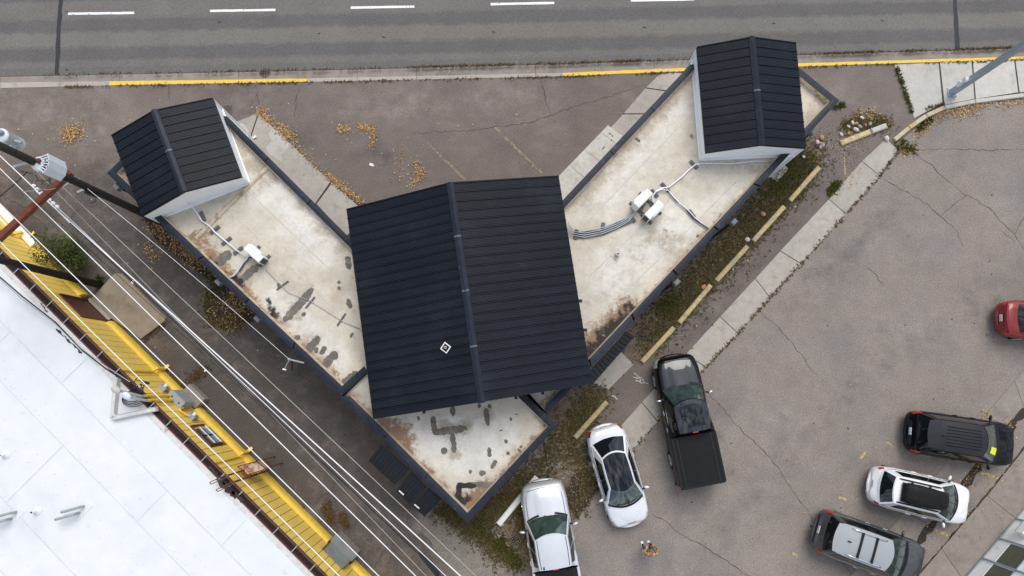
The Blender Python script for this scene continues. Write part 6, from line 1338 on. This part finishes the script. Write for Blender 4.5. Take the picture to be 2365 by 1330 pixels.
build('tow_ball', MB().blob(Vector((-C['L'] / 2 - .14, 0, .45)), .06, .05, .05, 8, 6, 0), M['black'], C['rt'], True, True)

# ------------------------------------------------------------------ the person in the lot, flying the camera
def person():
    base = P(1492, 1262, .004)
    joints = {  # x right, y facing (+y), z
        'pel': (0, 0, .95), 'waist': (0, .0, 1.12), 'chest': (0, .01, 1.36), 'neck': (0, .02, 1.52), 'head0': (0, .05, 1.60), 'head1': (0, .06, 1.70), 'head2': (0, .05, 1.78),
        'hl': (-.10, 0, .90), 'kl': (-.13, .05, .50), 'al': (-.14, .0, .09), 'tl': (-.16, .16, .05), 'hr': (.10, 0, .90), 'kr': (.12, .06, .50), 'ar': (.12, .02, .09), 'tr': (.13, .18, .05),
        'sl': (-.19, .0, 1.44), 'el': (-.27, .06, 1.17), 'wl': (-.13, .28, 1.16), 'pl': (-.10, .34, 1.17), 'sr': (.19, 0, 1.44), 'er': (.27, .06, 1.17), 'wr': (.13, .28, 1.16), 'pr': (.10, .34, 1.17)}
    for s, sx in (('l', -1), ('r', 1)):
        px, py, pz = joints['p' + s]
        for k in range(4): joints[f'f{s}{k}a'] = (px - sx * .012, py + .03, pz - .028 + .018 * k); joints[f'f{s}{k}b'] = (px - sx * .05, py + .035 - .004 * abs(k - 1.5), pz - .03 + .018 * k)
        joints[f't{s}a'] = (px - sx * .005, py - .02, pz + .035); joints[f't{s}b'] = (px - sx * .04, py - .005, pz + .052)
    E = [('pel', 'waist'), ('waist', 'chest'), ('chest', 'neck'), ('neck', 'head0'), ('head0', 'head1'), ('head1', 'head2'), ('pel', 'hl'), ('hl', 'kl'), ('kl', 'al'), ('al', 'tl'), ('pel', 'hr'), ('hr', 'kr'), ('kr', 'ar'), ('ar', 'tr'),
         ('chest', 'sl'), ('sl', 'el'), ('el', 'wl'), ('wl', 'pl'), ('chest', 'sr'), ('sr', 'er'), ('er', 'wr'), ('wr', 'pr')]
    for s in 'lr':
        for k in range(4): E += [(f'p{s}', f'f{s}{k}a'), (f'f{s}{k}a', f'f{s}{k}b')]
        E += [(f'p{s}', f't{s}a'), (f't{s}a', f't{s}b')]
    rad = dict(pel=(.17, .13), waist=(.17, .13), chest=(.19, .13), neck=(.06, .06), head0=(.075, .085), head1=(.085, .105), head2=(.06, .075), hl=(.10, .10), hr=(.10, .10), kl=(.07, .07), kr=(.07, .07), al=(.05, .05), ar=(.05, .05), tl=(.045, .04), tr=(.045, .04), sl=(.085, .085), sr=(.085, .085), el=(.065, .065), er=(.065, .065), wl=(.045, .045), wr=(.045, .045), pl=(.04, .03), pr=(.04, .03))
    names = list(joints); me = bpy.data.meshes.new('tmp'); me.from_pydata([joints[n] for n in names], [(names.index(a), names.index(b)) for a, b in E], [])
    o = bpy.data.objects.new('tmp', me); COL.objects.link(o); mod = o.modifiers.new('skin', 'SKIN'); mod.use_smooth_shade = True; o.modifiers.new('ss', 'SUBSURF').levels = 2; o.modifiers['ss'].render_levels = 2
    for i, n in enumerate(names): sv = me.skin_vertices[0].data[i]; sv.radius = rad.get(n, (.009, .009)); sv.use_root = (n == 'pel')
    bpy.context.view_layer.update(); ev = o.evaluated_get(bpy.context.evaluated_depsgraph_get()); bm_ = bpy.data.meshes.new_from_object(ev)
    bpy.data.objects.remove(o)
    skin = mat('skin', (.50, .25, .17), .5, ((8, .08),)); jac = mat('camouflage_jacket', (.36, .23, .12), .9, ((20, .2),), tint=[((.06, .045, .03), 6, .52, .58), ((.45, .22, .07), 9, .56, .62), ((.52, .46, .38), 7, .60, .66)]); tr = mat('grey_trousers', (.10, .10, .11), .9, ((10, .2),)); shoe = mat('black_shoe', (.02, .02, .02), .6)
    for m_ in (skin, jac, tr, shoe): bm_.materials.append(m_)
    for p in bm_.polygons:
        c = p.center; p.use_smooth = True
        if c.z > 1.53 or (c.y > .27 and 1.0 < c.z < 1.35 and abs(c.x) < .2): p.material_index = 0
        elif c.z > .88: p.material_index = 1
        elif c.z > .12: p.material_index = 2
        else: p.material_index = 3
    rt = root('person', base, 'person in a brown camouflage jacket standing in the lot and holding a remote control', 'person', None, R(6)); ORG[rt] = Vector((0, 0, 0))
    body = link('body', bm_, rt)
    dk = M['black']
    fb = MB(); fb.blob((0, .155, 1.685), .016, .022, .03, 7, 5, 0); build('nose', fb, skin, rt, True, True)
    for sx in (-1, 1):
        build('ear', MB().blob((sx * .088, .045, 1.69), .012, .025, .035, 7, 5, 0), skin, rt, True, True); build('eye', MB().blob((sx * .035, .142, 1.71), .012, .01, .009, 7, 5, 0), dk, rt, True, True)
        build('shoe_sole', MB().obox((-.155 if sx < 0 else .13, .11, .012), (.05, 0, 0), (0, .13, 0), (0, 0, .012)), M['pvc'], rt, False, True)
    build('mouth', MB().obox((0, .148, 1.645), (.025, 0, 0), (0, .004, 0), (0, 0, .005)), mat('lips', (.32, .12, .10), .6), rt, False, True)
    build('neck_strap', MB().tube([(-.07, -.06, 1.50), (-.11, .08, 1.46), (-.07, .26, 1.22), (0, .35, 1.17), (.07, .26, 1.22), (.11, .08, 1.46), (.07, -.06, 1.50)], .012, 6), dk, rt, True, True)
    build('bag', MB().obox((-.30, -.02, 1.02), (.06, 0, 0), (0, .12, 0), (0, 0, .10), bev=.03), mat('tan_bag', (.40, .30, .20), .9), rt, False, True)
    rc = root('remote_control', base + Vector((0, .35, 1.17)), 'black remote control with a small screen held by the person', 'remote control', None, R(6)); ORG[rc] = Vector((0, 0, 0))
    build('housing', MB().obox((-.035, .0, .0), (.085, 0, 0), (0, .045, .015), (0, -.008, .022), bev=.012), dk, rc, False, True)
    build('screen', MB().obox((-.035, .075, .05), (.08, 0, 0), (0, .03, .035), (0, -.004, .004)), mat('screen_glow', (.25, .38, .42), .2), rc, False, True)
    for sx in (-1, 1): build('stick', MB().tube([(-.035 + sx * .05, 0, .02), (-.035 + sx * .05, 0, .045)], .008, 6), M['steel'], rc, False, True)
person()
